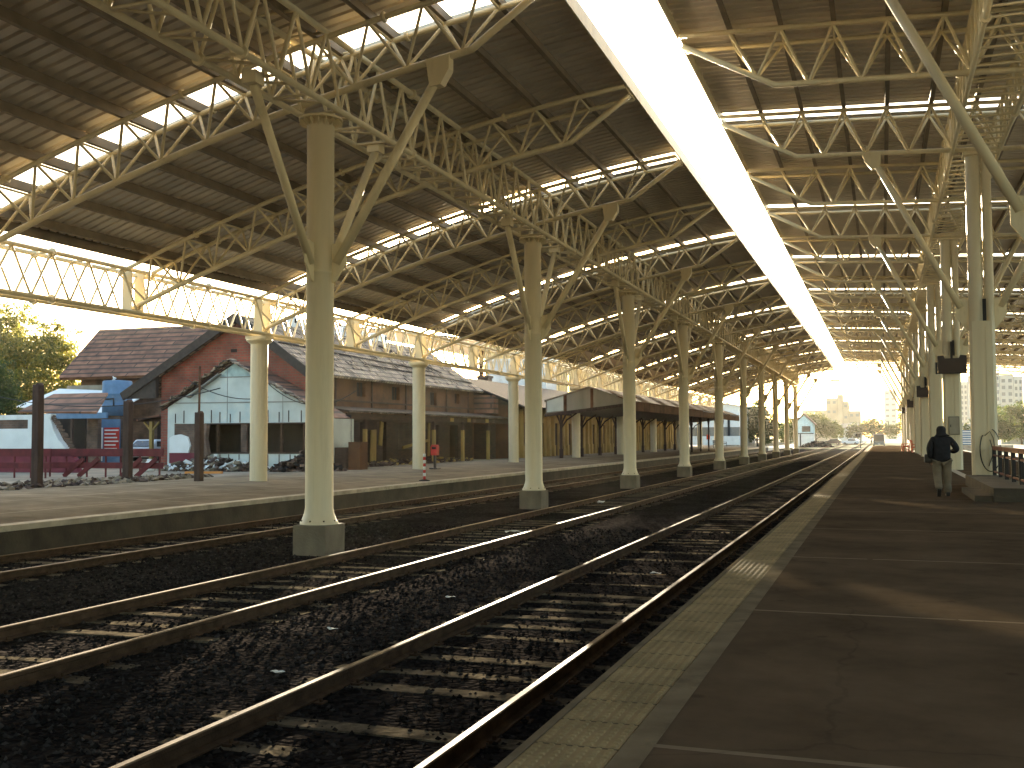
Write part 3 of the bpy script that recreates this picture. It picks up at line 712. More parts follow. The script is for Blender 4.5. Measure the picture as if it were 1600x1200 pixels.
def annex():
    t=thing('gutted_annex','gutted white gabled annex with a dark window band in front of red brick','building',(0,0,0))
    Y0=42.0; X0,X1=-32.35,-23.4; ap=(-28.68,4.95)
    zl,zr=2.85,2.2
    b=MB(); 
    hole=[(-30.25,X1-.3,.66,2.0)]
    opening_wall(b,'y',Y0,Y0+.15,X0,X1,-.15,2.2,hole)
    b.prism([(X0,2.2),(X1,2.2),(X1,zr+.02),ap,(X0,zl)],'y',Y0,Y0+.15); b.build('gable_wall',M['bluewhite'],t)
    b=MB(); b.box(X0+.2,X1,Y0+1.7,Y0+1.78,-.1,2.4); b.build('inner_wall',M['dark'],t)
    b=MB(); b.box(X1-.15,X1,Y0+.15,Y0+2,-.15,2.2); b.box(X0,X0+.15,Y0+.15,Y0+2,-.15,2.8); b.build('side_wall',M['bluewhite'],t)
    for x in (-29.55,-28.1,-27.6,-26.1,-24.9):
        b=MB(); w=.05 if x!=-28.1 else .16; b.box(x-w,x+w,Y0+.02,Y0+.14,.66,2.0); b.build('window_post',M['oldwood'] if w<.1 else M['bareb'],t)
    b=MB(); b.box(-30.25,X1-.3,Y0-.03,Y0+.12,.60,.68); b.build('window_sill',M['post'],t)
    b=MB(); b.box(-30.25,X1-.3,Y0-.02,Y0+.02,1.98,2.04); b.build('window_head',M['post'],t)
    k=0; x=-31.9
    while x<X1-.2:
        b=MB(); h=random.uniform(.28,.62)
        b.box(x-.018,x+.018,Y0-.03,Y0-.002,2.06,2.06+h); b.build('batten_stub',M['post'],t); x+=random.uniform(.35,.7)
    x=-30.0
    while x<X1-.2:
        b=MB(); b.box(x-.018,x+.018,Y0-.03,Y0-.002,-.05,.58); b.build('lower_batten',M['post'],t); x+=random.uniform(.45,.65)
    for (xa,za,xb,zb) in ((-31.9,3.02,X1,2.98),(-29.4,4.2,-27.7,4.2)):
        b=MB(); b.beam((xa,Y0-.012,za),(xb,Y0-.012,zb),.02,.05); b.build('wall_seam',M['grey'],t)
    for x,z in ((-29.0,4.6),(-27.6,4.3),(-26.0,3.5)):
        b=MB(); b.box(x-.012,x+.012,Y0-.015,Y0-.002,2.06,z); b.build('wall_seam',M['grey'],t)
    b=MB(); b.prism([(-29.4,4.22),(-27.7,4.22),(-27.9,4.4),ap and (-28.66,4.86)],'y',Y0-.01,Y0-.003); b.build('blue_patch',M['blue'] if False else mat('turquoise_patch',(.34,.45,.44),.85,0,.25,3),t)
    # ragged roof edges: broken tiles along the slope, hanging rafter
    b=MB()
    for (xa,za,xb,zb,n) in ((X0-.2,zl-.05,ap[0],ap[1]+.03,26),(ap[0],ap[1]+.03,X1,zr+.05,30)):
        for i in range(n):
            u=(i+.5)/n; x=xa+(xb-xa)*u; z=za+(zb-za)*u
            dx=(xb-xa)/n*.62; dz=(zb-za)/n*.62
            b.beam((x-dx,Y0+random.uniform(-.3,-.12),z-dz+random.uniform(.0,.06)),(x+dx,Y0+random.uniform(-.3,-.12),z+dz+random.uniform(.0,.06)),.3+random.uniform(0,.25),.05)
    b.build('roof_edge',M['tiley'],t)
    b=MB(); b.beam((X0-.3,Y0-.05,zl-.12),(ap[0],Y0-.05,ap[1]-.08),.12,.12); b.build('rafter',M['post'],t)
    b=MB(); b.beam((-31.0,Y0-.25,3.25),(-29.3,Y0-.2,4.35),.3,.05); b.build('hanging_board',M['grey'],t)
    s=slab([(X0-.3,Y0-.1,zl-.02),(ap[0],Y0-.1,ap[1]+.02),(ap[0],Y0+1.9,ap[1]+.02),(X0-.3,Y0+1.9,zl-.02)],.06); s.build('roof',M['tile'],t)
    s=slab([(ap[0],Y0-.1,ap[1]+.02),(X1,Y0-.1,zr+.04),(X1,Y0+1.9,zr+.04),(ap[0],Y0+1.9,ap[1]+.02)],.06); s.build('roof',M['tile'],t)
annex()
# the piece of broken painted wall in front of it
t=thing('broken_wall','low broken white and maroon wall piece with bare brick edge before the annex','wall',(0,0,0))
b=MB(); b.prism([(-31.4,.66),(-30.35,.66),(-30.25,1.0),(-30.4,1.4),(-30.8,1.52),(-31.2,1.47),(-31.4,1.36)],'y',40.9,41.2); b.build('painted_face',M['plaster'],t)
b=MB(); b.prism([(-31.4,-.15),(-29.3,-.15),(-29.6,.2),(-29.95,.66),(-31.4,.66)],'y',40.9,41.2); b.build('maroon_base',M['maroon'],t)
b=MB(); b.prism([(-31.2,1.47),(-30.8,1.52),(-30.4,1.4),(-30.25,1.0),(-30.35,.66),(-29.95,.66),(-29.7,.2),(-29.35,.6),(-29.5,1.3),(-29.4,2.0),(-31.2,2.02)],'y',41.0,41.25); b.build('bare_brick',M['bareb'],t)

# painted boundary wall at the far left
t=thing('boundary_wall','long white wall with maroon base and torn broken end','wall',(0,0,0))
P=[(-44,.62),(-33.55,.62),(-33.9,.95),(-34.25,1.25),(-34.55,1.7),(-34.75,2.2),(-34.7,2.45),(-35.6,2.42),(-44,2.62)]
b=MB()
opening=[(-38.2,-36.0,1.8,2.2)]
opening_wall(b,'y',37.0,37.3,-44,-35.3,.62,2.42,opening); b.prism([(-35.3,.62)]+P[1:7]+[(-35.3,2.42)],'y',37.0,37.3); b.build('painted_face',M['plaster'],t)
b=MB(); b.box(-38.2,-36.0,37.05,37.28,1.8,2.2); b.build('brick_strip',M['bareb'],t)
b=MB(); b.prism([(-44,-.15),(-33.2,-.15),(-33.35,.4),(-33.55,.62),(-44,.62)],'y',36.99,37.31); b.build('maroon_base',M['maroon'],t)
b=MB()
for i in range(22):
    u=i/21; x=-33.5-1.3*u; z=.62+1.75*u**.9; b.beam((x-.02,37.05,z),(x+random.uniform(.03,.14),37.25,z+random.uniform(-.04,.04)),.12,.08)
b.build('torn_brick_edge',M['bareb'],t)

# far-left brick house with the big tiled roof
t=thing('brick_house','large brick house with a broad tiled hipped roof behind the yard','building',(0,0,0))
b=MB(); b.box(-55.9,-38,62.5,72,-.15,5.9); b.build('wall',M['bareb'],t)
b=MB(); b._add([(-57.2,61.6,5.85),(-37,61.6,5.85),(-37,74,5.85),(-57.2,74,5.85),(-58.2,67,9.95),(-37,67,9.95)],[(0,1,5,4),(3,0,4),(2,3,4,5),(1,2,5),(3,2,1,0)]); b.build('roof',M['tile'],t)
b=MB(); b.box(-57.1,-37.2,61.68,61.8,5.66,5.84); b.build('gutter',M['rusttin'],t)
for x in (-53.5,-49.0): 
    b=MB(); b.box(x,x+.9,62.46,62.6,1.0,2.6); b.build('window',M['dark'],t)
t=thing('lean_to_roof','white sheet-roofed lean-to against the brick house','shed',(0,0,0))
s=slab([(-56.5,57.0,3.6),(-48.6,57.0,2.9),(-48.6,61.0,4.6),(-56.5,61.0,5.0)],.08); s.build('roof',M['whitep'],t)
b=MB(); b.box(-56.4,-48.8,57.2,57.4,-.15,3.0); b.build('wall',M['bareb'],t)
b=MB(); b.box(-56.0,-48.7,61.2,61.4,4.4,5.2); b.build('parapet',M['tin'],t)
t=thing('tiled_shed','small open shed with red tiled roof and blue beam','shed',(0,0,0))
s=slab([(-44.5,45.0,2.85),(-39.2,45.0,2.75),(-40.7,47.6,3.9),(-44.5,47.6,3.9)],.1); s.build('roof',M['tile'],t)
b=MB(); b.box(-43,-38.6,45.05,45.2,2.42,2.72); b.build('beam',M['blue'],t)
b=MB(); b.box(-48,-43.8,49.4,49.5,-.15,2.7); b.build('back_wall',M['dark'],t)
b=MB(); b.box(-40.8,-40.15,46.2,46.5,-.15,2.4); b.build('side_pier',M['bareb'],t)
for x in (-43.2,-40.9):
    b=MB(); b.box(x-.06,x+.06,45.06,45.19,-.15,2.42); b.build('post',M['post'],t)
# blue tank above a price board
t=thing('water_tank','blue cylindrical water tank standing on a brick pier','tank',(-43.75,52,0))
b=MB(); b.lathe([(.0,2.72),(.86,2.72),(.86,3.3),(.88,3.32),(.86,3.34),(.86,4.0),(.88,4.02),(.86,4.04),(.86,4.78),(.80,4.84),(0,4.9)],(0,0,0),28); b.build('body',M['blue'],t)
b=MB(); b.path([(-.1,-.88,3.7),(.5,-.9,3.72),(.5,-.9,3.3)],.05,8); b.build('pipe',M['black'],t)
b=MB(); b.box(-.7,.7,-.6,.6,-.15,2.71); b.build('pier',M['bareb'],t)
for k in range(3):
    b=MB(); b.beam((-.1+k*.08,-.3,4.85),(.15-k*.1,-.35,5.0+.05*k),.12,.04); b.build('lid_scrap',M['paper'],t)
t=thing('notice_board','blue and red notice board with white lines below the tank','sign',(-43.6,51.2,0))
b=MB(); b.box(-.85,.75,0,.06,-.1,2.5); b.build('panel',M['blue'],t)
b=MB(); b.box(-.42,.72,-.012,-.001,.35,2.0); b.build('red_field',M['redp'],t)
for k in range(7):
    b=MB(); b.box(-.36,.66-.1*(k%3),-.022,-.013,.48+k*.22,.56+k*.22); b.build('line',M['whitep'],t)
b=MB(); b.box(-.84,-.5,-.012,-.001,.0,2.0); b.build('white_strip',M['whitep'],t)
# open car shelter with cream Y-posts
t=thing('car_shelter','open tile-roofed shelter on cream Y-shaped posts over a parked car','shelter',(0,0,0))
for x in (-44.7,-41.2,-37.8):
    b=MB(); b.box(x-.1,x+.1,52-.1,52.1,-.15,2.35); b.build('post',M['cream'],t)
    b=MB(); b.beam((x,52,1.75),(x+.55,52,2.33),.1,.1); b.beam((x,52,1.75),(x-.55,52,2.33),.1,.1); b.build('brace',M['cream'],t)
b=MB(); b.box(-45.2,-35.5,51.9,52.1,2.35,2.55); b.build('beam',M['oldwood'],t)
s=slab([(-42.0,51.6,2.5),(-34.4,51.6,3.75),(-34.4,59,4.3),(-42,59,3.0)],.12); s.build('roof',M['tile'],t)
b=MB(); b.box(-45,-34.6,61.0,61.1,-.15,3.2); b.build('back_wall',M['bareb'],t)

def parked_car(name,label,loc,rz,matp,w=1.65,h=1.42,l=3.9,van=False,group=None):
    t=thing(name,label,'car',loc,group,rz)
    hw=w/2
    if van: prof=[(-l/2,.28),(l/2,.28),(l/2,.95),(l/2-.5,1.05),(l/2-.9,h),(-l/2+.05,h),(-l/2,h-.15)]
    else: prof=[(-l/2,.28),(l/2,.28),(l/2,.62),(l/2-.25,.78),(l/2-.95,.88),(l/2-1.65,h),(-l/2+.75,h),(-l/2+.1,.92),(-l/2,.8)]
    b=MB(); b.prism(prof,'x',-hw,hw)
    o=b.build('body',matp,t); md=o.modifiers.new('bev','BEVEL'); md.width=.09; md.segments=3; md.limit_method='ANGLE'
    # front faces -y: glass
    b=MB(); 
    if van: quads=[((-hw+.12,-l/2-.012,1.0),(hw-.12,-l/2-.012,1.0),(hw-.16,-l/2-.012,h-.2),(-hw+.16,-l/2-.012,h-.2))]
    else: quads=[((-hw+.14,-l/2+.11,.97),(hw-.14,-l/2+.11,.97),(hw-.22,-l/2+.66,h-.08),(-hw+.22,-l/2+.66,h-.08))]
    for q in quads: b._add([q[0],q[1],q[2],q[3]]+[(x,y-.03,z+.02) for x,y,z in q],[(0,1,2,3),(7,6,5,4),(0,4,5,1),(1,5,6,2),(2,6,7,3),(3,7,4,0)])
    b.build('windscreen',M['glassd'],t)
    for sx in (-1,1):
        b=MB(); b.box(sx*hw-.012,sx*hw+.012,-l/2+.75,l/2-1.5,.95,h-.12); b.build('side_window',M['glassd'],t)
        b=MB(); b.box(sx*(hw-.28)-.17,sx*(hw-.28)+.17,-l/2-.03,-l/2+.06,.62,.78); b.build('headlight',M['tin'],t)
        for y in (-l/2+.7,l/2-.75):
            b=MB(); b.tube((sx*(hw-.18),y,.29),(sx*(hw+.01),y,.29),.29,18,caps=True); f=b.build('wheel',M['rubber'],t)
            b=MB(); b.tube((sx*(hw-.02),y,.29),(sx*(hw+.025),y,.29),.17,14,caps=True); b.build('rim',M['tin'],f)
    b=MB(); b.box(-hw+.05,hw-.05,-l/2-.05,-l/2+.1,.34,.5); b.build('bumper',M['grey'],t)
    b=MB(); b.box(-.24,.24,-l/2-.065,-l/2-.052,.38,.48); b.build('number_plate',M['paper'],t)
    return t
parked_car('parked_car','white hatchback parked beyond the shelter posts at left',(-45.5,58.0,-.15),.05,M['car'])

# ------------------------------------------------------------------ yard clutter
def barrier(label,x0,x1,y,legs,diag,h0=1.1):
    t=thing('red_barrier',label,'barrier',(0,y,-.15),'dark red board barriers')
    for (za,zb) in ((h0-.30,h0),(h0-.76,h0-.53)):
        b=MB(); b.box(x0,x1,-.03,.02,za,zb); b.build('board',M['redboard'],t)
    for x in legs:
        b=MB(); b.box(x-.025,x+.025,.022,.07,-.02,h0-.05); b.build('leg',M['redboard'],t)
    for x in diag:
        b=MB(); b.beam((x,-.09,.02),(x+.95,-.07,h0-.38),.05,.17); b.build('strut',M['redboard'],t)
barrier('long dark red board barrier standing before the white boundary wall',-36.5,-29.6,31.6,(-36,-35,-34,-33.2,-32.2,-31.4,-30.6,-29.9),(-34.2,-33.5),1.12)
barrier('shorter dark red board barrier with leaning struts beside the middle dark post',-31.2,-25.6,33.0,(-31,-30.2,-29.2,-28.3,-27.6,-26.7,-25.8),(-30.2,-29.5,-27.5,-26.8),1.1)
for (x,y,h,w,l) in ((-23.75,24.8,3.1,.27,'thick dark weathered post nearest the camera beside the old platform'),(-24.1,29.2,2.75,.27,'dark weathered post in front of the shorter red barrier'),(-21.75,29.9,2.35,.25,'dark broken-topped post in front of the gutted annex')):
    b=MB(); n=7
    for i in range(n):
        pass
    prof=[(-w/2,-.3),(w/2,-.3),(w/2*.96,h*.6),(w/2*.9,h-.06),(w*.2,h+.03),(-w*.15,h-.05),(-w/2*.95,h-.02)]
    b.prism(prof,'y',-.12,.12); o=b.build('timber_post',M['post'],None,(x,y,-.11)); tag(o,l,'post','dark posts along the old platform')
    md=o.modifiers.new('bev','BEVEL'); md.width=.03; md.segments=2
for (x,y,h,l) in ((-33.0,40.0,3.0,'thin dark pole rising in front of the tiled shed'),(-25.5,35.0,4.3,'tall thin rusty pole beside the broken-topped post')):
    b=MB(); b.tube((0,0,-.1),(.04,0,h),.045,8,caps=True); tag(b.build('thin_pole',M['rusttin'],None,(x,y,-.12)),l,'pole')
b=MB(); b.path([(-26.4+(u*4.6),41.2,3.9-2.6*u*(1-u)*1.3-.5*u) for u in np.linspace(0,1,16)],.022,6)
tag(b.build('hanging_cable',M['black']),'black cable sagging across the white annex gable','cable')
b=MB(); b.path([(-30.8+(u*4.4),41.4,4.1-.9*u-1.6*u*(1-u)) for u in np.linspace(0,1,14)],.022,6)
tag(b.build('hanging_cable',M['black']),'thin cable drooping from the annex rafter','cable')
b=MB(); b.path([(-36+(u*11.5),34.5+u*.5,3.3-2.6*u*(1-u)) for u in np.linspace(0,1,18)],.02,6)
tag(b.build('hanging_cable',M['black']),'loose cable strung between the dark posts at left','cable')

def rubble(name,label,cx,cy,rx,ry,h,n,mats,z0=-.15,big=.22):
    V=[];F=[];MI=[]
    base=np.array([(x,y,z) for z in (-1,1) for y in (-1,1) for x in (-1,1)],float)
    fc=[(0,2,3,1),(4,5,7,6),(0,1,5,4),(2,6,7,3),(0,4,6,2),(1,3,7,5)]
    for k in range(n):
        a=random.random()*6.28; rr=math.sqrt(random.random()); x=cx+rx*rr*math.cos(a); y=cy+ry*rr*math.sin(a)
        s=np.array([random.uniform(.04,big),random.uniform(.04,big*.7),random.uniform(.015,big*.35)])
        P=base*s*(1+RNG.normal(0,.18,(8,3)))
        m=np.array(Matrix.Rotation(random.random()*6.28,3,'Z')@Matrix.Rotation(random.uniform(-.7,.7),3,'X')@Matrix.Rotation(random.uniform(-.6,.6),3,'Y'))
        P=P@m.T+np.array([x,y,z0+h*(1-rr)**.8*random.random()+.02]); o=len(V); V+=P.tolist(); F+=[tuple(i+o for i in f) for f in fc]; MI+=[random.randrange(len(mats))]*6
    o=npmesh(name,V,F,mats,mi=MI); o['kind']='stuff'; o['label']=label; return o
RM=[M['bareb'],M['oldwood'],M['block'],M['post'],M['plaster']]
rubble('rubble_heap','heap of broken brick and tile in front of the annex',-28.6,40.4,2.9,.8,.75,520,RM)
rubble('rubble_heap','dark heap of demolition rubble right of the slim column',-23.6,40.2,1.7,.8,1.0,420,[M['post'],M['oldwood'],M['dark'],M['bareb']])
rubble('rubble_strip','broken litter strewn along the back of the old platform',-24.3,26.5,1.1,7.5,.12,500,[M['dirt'],M['post'],M['block'],M['oldwood']],z0=-.12,big=.17)
rubble('rubble_strip','scattered debris in front of the brown ruined ground floor',-24.9,54,.8,9,.25,380,[M['post'],M['oldwood'],M['bareb'],M['cream']],z0=-.12,big=.2)
b=MB(); b.beam((0,0,.05),(1.7,.1,.06),.14,.09); tag(b.build('orange_plank',mat('orange_plank',(.55,.22,.04),.7),None,(-27.2,36.5,-.13)),'orange plank lying on the ground by the red barrier','plank')
b=MB(); b.lathe([(0,0),(.2,.02),(.25,.2),(.19,.4),(.09,.5),(.12,.56),(0,.57)],(0,0,0),14); tag(b.build('rubble_sack',M['paper'],None,(-31.0,39.0,-.15)),'white sack standing at the end of the red barrier','sack')
# cabinets, bin and striped bollard on the old platform
t=thing('platform_cabinet','low brown cabinets standing against the ruined front near the big column','cabinet',(-22.7,42.3,-.11))
b=MB(); b.box(-.55,.1,-.4,.4,0,1.0); b.build('body',M['oldwood'],t); b=MB(); b.box(.12,.7,-.35,.4,0,1.25); b.build('side_body',M['board'],t)
for x in (-.5,-.2): 
    b=MB(); b.box(x,x+.27,-.42,-.401,.08,.92); b.build('door',M['oldwood'],t)
t=thing('litter_bin','red litter bin on a post beside the slim column','bin',(-19.25,44.0,-.11))
b=MB(); b.prism([(-.15,.62),(.15,.62),(.17,1.0),(.12,1.1),(-.12,1.1),(-.17,1.0)],'y',-.12,.12); b.build('bucket',M['redp'],t)
b=MB(); b.box(-.1,.1,-.13,-.122,.9,1.0); b.build('slot_shade',M['dark'],t)  # near-black plate gives the shade of the bin's opening
b=MB(); b.box(-.05,.05,-.05,.05,0,.8); b.box(-.2,.2,-.2,.2,0,.05); b.build('stand',M['black'],t)
t=thing('striped_bollard','red and white striped bollard at the old platform edge','bollard',(-15.55,34.6,-.24))
for k in range(8):
    b=MB(); b.tube((0,0,.06+k*.115),(0,0,.06+(k+1)*.115),.05,12,caps=True); b.build('white_band' if k%2 else 'red_band',M['whitep'] if k%2 else M['redp'],t)
b=MB(); b.lathe([(.2,0),(.2,.03),(.07,.06),(0,.062)],(0,0,0),16); b.build('foot',M['rubber'],t)

# ------------------------------------------------------------------ old station canopy and building
t=thing('old_canopy','rusty gabled platform canopy on dark timber posts','canopy',(0,0,0))
YA,YB2=66.0,120.0
b=MB(); b.prism([(-20.9,2.8),(-15.35,3.42),(-15.35,3.62),(-17.9,4.52),(-20.9,3.7)],'y',YA,YA+.08); b.build('end_gable',M['tin'],t)
for x in (-19.55,-17.75): 
    b=MB(); b.box(x-.09,x+.09,YA-.05,YA-.002,3.0 if x<-18 else 3.2,4.05 if x<-18 else 4.45); b.build('gable_post',M['rusttin'],t)
b=MB(); b.prism([(-20.8,2.95),(-19.7,3.05),(-19.7,4.0),(-20.8,3.68)],'y',YA-.02,YA-.003); b.build('grey_panel',M['bluewhite'],t)
b=MB(); b.beam((-20.95,YA-.08,2.74),(-15.2,YA-.08,3.38),.12,.2); b.build('end_beam',M['post'],t)
for (xa,za,xb,zb) in ((-20.95,3.72,-17.9,4.56),(-17.9,4.56,-16.0,3.9)):
    b=MB(); b.beam((xa,YA-.1,za),(xb,YA-.1,zb),.06,.07); b.build('gable_edge',M['tin'],t)
s=slab([(-17.9,YA,4.58),(-15.1,YA,3.62),(-15.1,YB2,3.62),(-17.9,YB2,4.58)],.07); s.build('roof',M['rusttin'],t)
s=slab([(-21.0,YA,3.7),(-17.9,YA,4.58),(-17.9,YB2,4.58),(-21.0,YB2,3.7)],.07); s.build('roof',M['rusttin'],t)
b=MB(); b.box(-15.3,-15.12,YA+.1,YB2,3.0,3.54); b.build('fascia',M['rusttin'],t)
b=MB(); b.prism([(-20.85,2.82),(-15.35,3.3),(-15.35,3.36),(-20.85,2.88)],'y',YA+.1,YB2); b.build('soffit',M['post'],t)
for k in range(11):
    y=67.5+k*5.1
    b=MB(); b.tube((-20.3,y,-.12),(-20.3,y,2.9),.085,10); b.tube((-20.3,y,-.12),(-20.3,y,.5),.14,10); 
    for sy in (-1,1): b.path([(-20.3,y,1.9),(-20.3,y+sy*.35,2.35),(-20.3,y+sy*.95,2.75)],.06,6)
    b.path([(-20.3,y,1.9),(-19.9,y,2.45),(-19.2,y,2.9)],.06,6)
    b.build('post',M['post'],t)
    b=MB(); b.tube((-16.9,y+.8,-.2),(-16.9,y+.8,3.2),.075,10)
    for sy in (-1,1): b.path([(-16.9,y+.8,2.2),(-16.9,y+.8+sy*.35,2.65),(-16.9,y+.8+sy*.9,3.1)],.05,6)
    if k>5: b.build('post',M['post'],t)
t=thing('station_building','long cream station building with pilasters behind the old canopy','building',(0,0,0))
b=MB(); holes=[]
y=68.4
while y<124: holes.append((y,y+1.15,-.12,2.35)); y+=3.6
opening_wall(b,'x',-23.6,-23.3,67,126,-.12,3.5,holes); b.build('wall',M['cream'],t)
b=MB(); opening_wall(b,'y',67.0,67.3,-33,-23.6,-.12,3.5,[]); b.build('end_wall',M['board'],t)
b=MB(); b.box(-33,-32.7,67.3,126,-.12,3.5); b.build('rear_wall',M['cream'],t)
for i,h in enumerate(holes):
    b=MB(); b.box(-23.55,-23.45,h[0],h[1],-.12,2.35); d=b.build('door',M['dark'] if i%3 else M['oldwood'],t)
    b=MB(); b.box(-23.44,-23.40,h[0],h[0]+.12,-.12,2.35); b.box(-23.44,-23.40,h[1]-.12,h[1],-.12,2.35); b.build('frame',M['oldwood'],d)
    for dy in (-.75,1.75):
        b=MB(); b.box(-23.298,-23.08,h[0]+dy,h[0]+dy+.34,-.12,3.2); b.box(-23.298,-23.03,h[0]+dy-.05,h[0]+dy+.39,-.12,.7); b.box(-23.298,-23.04,h[0]+dy-.04,h[0]+dy+.38,2.95,3.1); b.build('pilaster',M['cream'],t)
s=slab([(-22.6,66.6,3.4),(-22.6,126.5,3.4),(-28.2,126.5,5.6),(-28.2,66.6,5.6)],.12); s.build('roof',M['bargeboard'],t)
s=slab([(-28.2,66.6,5.6),(-28.2,126.5,5.6),(-33.8,126.5,3.4),(-33.8,66.6,3.4)],.12); s.build('roof',M['bargeboard'],t)
b=MB(); b.prism([(-33,3.5),(-23.6,3.5),(-28.2,5.4)],'y',67.0,67.2); b.build('end_gable',M['oldwood'],t)

# tall sheet-clad shed behind
t=thing('sheet_clad_shed','tall shed clad in upright translucent sheets behind the old canopy','shed',(0,0,0))
yy=np.arange(97,205,.35); b=MB()
for i,y in enumerate(yy):
    if RNG.random()<.07: continue
    z1=10.6+RNG.uniform(-.25,.25); b.box(-37.0+.04*(i%2),-36.94+.04*(i%2),y,y+.36,4.2,z1)
b.build('cladding',M['transl'],t)
for z in (5.5,8.0,10.2):
    b=MB(); b.box(-37.25,-37.05,97,205,z-.08,z+.08); b.build('rail',M['rusttin'],t)
for y in np.arange(97,206,9):
    b=MB(); b.box(-37.6,-37.25,y-.2,y+.2,-.15,10.5); b.build('stanchion',M['rusttin'],t)
s=slab([(-36.4,96.5,10.9),(-36.4,205,10.9),(-60,205,14),(-60,96.5,14)],.15); s.build('roof',M['tin'],t)
t=thing('white_building','plain pale building with two small windows behind the brown ruin','building',(0,0,0))
b=MB(); b.box(-35.2,-29.4,93,96.3,-.15,8.5); b.build('wall',M['plaster'],t)
b=MB(); b.box(-35.4,-29.2,92.85,96.4,8.5,8.7); b.build('cornice',M['whitep'],t)
for (x,z) in ((-30.4,6.4),(-32.9,7.0)):
    b=MB(); b.box(x,x+.5,92.93,93.05,z,z+1.1); b.build('window',M['dark'],t)
b=MB(); b.box(-35.1,-29.5,92.9,92.98,5.3,5.45); b.build('string_course',M['whitep'],t)
b=MB(); b.box(-32.8,-31.8,84,85,-.15,6.4); b.box(-32.9,-31.7,83.9,85.1,6.4,6.6); tag(b.build('brick_chimney',M['bareb']),'square dark brick chimney rising beside the pale building','chimney')
t=thing('brick_backhouse','low dark pitched roof peak seen through the white girder','building',(0,0,0))
b=MB(); b.prism([(-44,0),(-37.5,0),(-37.5,6.4),(-40.7,8.6),(-44,6.4)],'y',80,80.3); b.build('gable_wall',M['bareb'],t)
s=slab([(-37.2,79.8,6.3),(-37.2,88,6.3),(-40.7,88,8.75),(-40.7,79.8,8.75)],.12); s.build('roof',M['tile'],t)
s=slab([(-40.7,79.8,8.75),(-40.7,88,8.75),(-44.3,88,6.3),(-44.3,79.8,6.3)],.12); s.build('roof',M['tile'],t)

# ------------------------------------------------------------------ beyond the canopies
t=thing('white_warehouse','white warehouse with a grey lower wall beyond the old canopy','warehouse',(0,0,0))
b=MB(); b.prism([(-36,2.9),(-24,2.9),(-24,6.7),(-28,7.4),(-36,6.0)],'y',190,215); b.build('upper_wall',M['whitep'],t)
b=MB(); b.box(-36,-24,189.98,215,-.15,2.9); b.build('lower_wall',M['grey'],t)
s=slab([(-28,189.5,7.5),(-23.6,189.5,6.75),(-23.6,215,6.75),(-28,215,7.5)],.15); s.build('roof',M['whitep'],t)
s=slab([(-36.4,189.5,6.0),(-28,189.5,7.5),(-28,215,7.5),(-36.4,215,6.0)],.15); s.build('roof',M['whitep'],t)
b=MB(); b.box(-26.0,-25.6,189.7,189.97,1.2,5.4); b.build('drainpipe',M['black'],t)
b=MB(); b.box(-33.5,-29.5,189.9,189.97,-.1,2.6); b.build('shutter',M['tin'],t)
def platform_bench(label,x,y,z,rz,m,group,l=1.7):
    t=thing('platform_bench',label,'bench',(x,y,z),group,rz)
    b=MB(); b.box(-l/2,l/2,-.22,.22,.42,.47); b.build('seat',m,t)
    b=MB()
    for zz in (.58,.72,.86): b.beam((-l/2,.25+.1*(zz-.5),zz),(l/2,.25+.1*(zz-.5),zz),.03,.1)
    b.build('backrest',m,t)
    for sx in (-1,1):
        b=MB(); xx=sx*(l/2-.12)
        b.beam((xx,-.2,0),(xx,-.18,.62),.06,.06); b.beam((xx,.24,0),(xx,.32,.95),.06,.06); b.beam((xx,-.2,.6),(xx,.26,.62),.06,.05); b.beam((xx,-.2,.38),(xx,.26,.38),.05,.05); b.build('leg_frame',m,t)
    return t
platform_bench('black bench on the old platform beyond the rusty canopy',-20.6,146,-.11,2.0,M['black'],'black benches on the old platform')
platform_bench('black slatted bench beside the fifth concrete-footed column',-18.7,128,-.11,2.2,M['black'],'black benches on the old platform')
t=thing('signal_box','red-topped post box on the old platform beyond the canopy','box',(-20.5,132,-.11))
b=MB(); b.box(-.06,.06,-.06,.06,0,1.0); b.build('post',M['black'],t); b=MB(); b.box(-.2,.2,-.15,.15,1.0,1.6); b.build('head',M['orange'],t)
b=MB(); b.box(-30,-21.5,175,175.4,-.15,1.3); tag(b.build('low_white_wall',M['plaster']),'low stained white wall closing the far end of the old platform','wall')
t=thing('signal_cabin','pale blue gabled signal cabin with dark framing beside the tracks','cabin',(-15.4,228,-.9))
b=MB(); b.box(-1.9,1.9,0,5,2.7,4.7); b.prism([(-1.9,4.7),(1.9,4.7),(0,6.5)],'y',0,5); b.build('upper_wall',mat('cabin_blue',(.42,.58,.62),.8),t)
b=MB(); b.box(-1.9,1.9,.02,5,0,2.7); b.build('lower_wall',M['plaster'],t)
for sx in (-1,1):
    s=slab([(0,-.4,6.75),(sx*2.3,-.4,4.45),(sx*2.3,5.4,4.45),(0,5.4,6.75)] if sx<0 else [(sx*2.3,-.4,4.45),(0,-.4,6.75),(0,5.4,6.75),(sx*2.3,5.4,4.45)],.14); s.build('roof',M['tile'],t)
b=MB(); b.box(-.4,1.3,-.06,-.002,3.0,4.2); b.build('window',M['glassd'],t)
for x in (-.75,):
    b=MB(); b.box(x-.13,x+.13,-.12,-.005,0,2.7); b.build('post',M['black'],t)
b=MB(); b.box(-1.95,1.95,-.1,-.004,2.55,2.75); b.build('beam',M['black'],t)
rubble('dark_heap','long dark heap of old sleepers beside the signal cabin',-11.5,205,3,2.2,1.3,240,[M['post'],M['dark'],M['oldwood']],z0=-.9,big=.6)
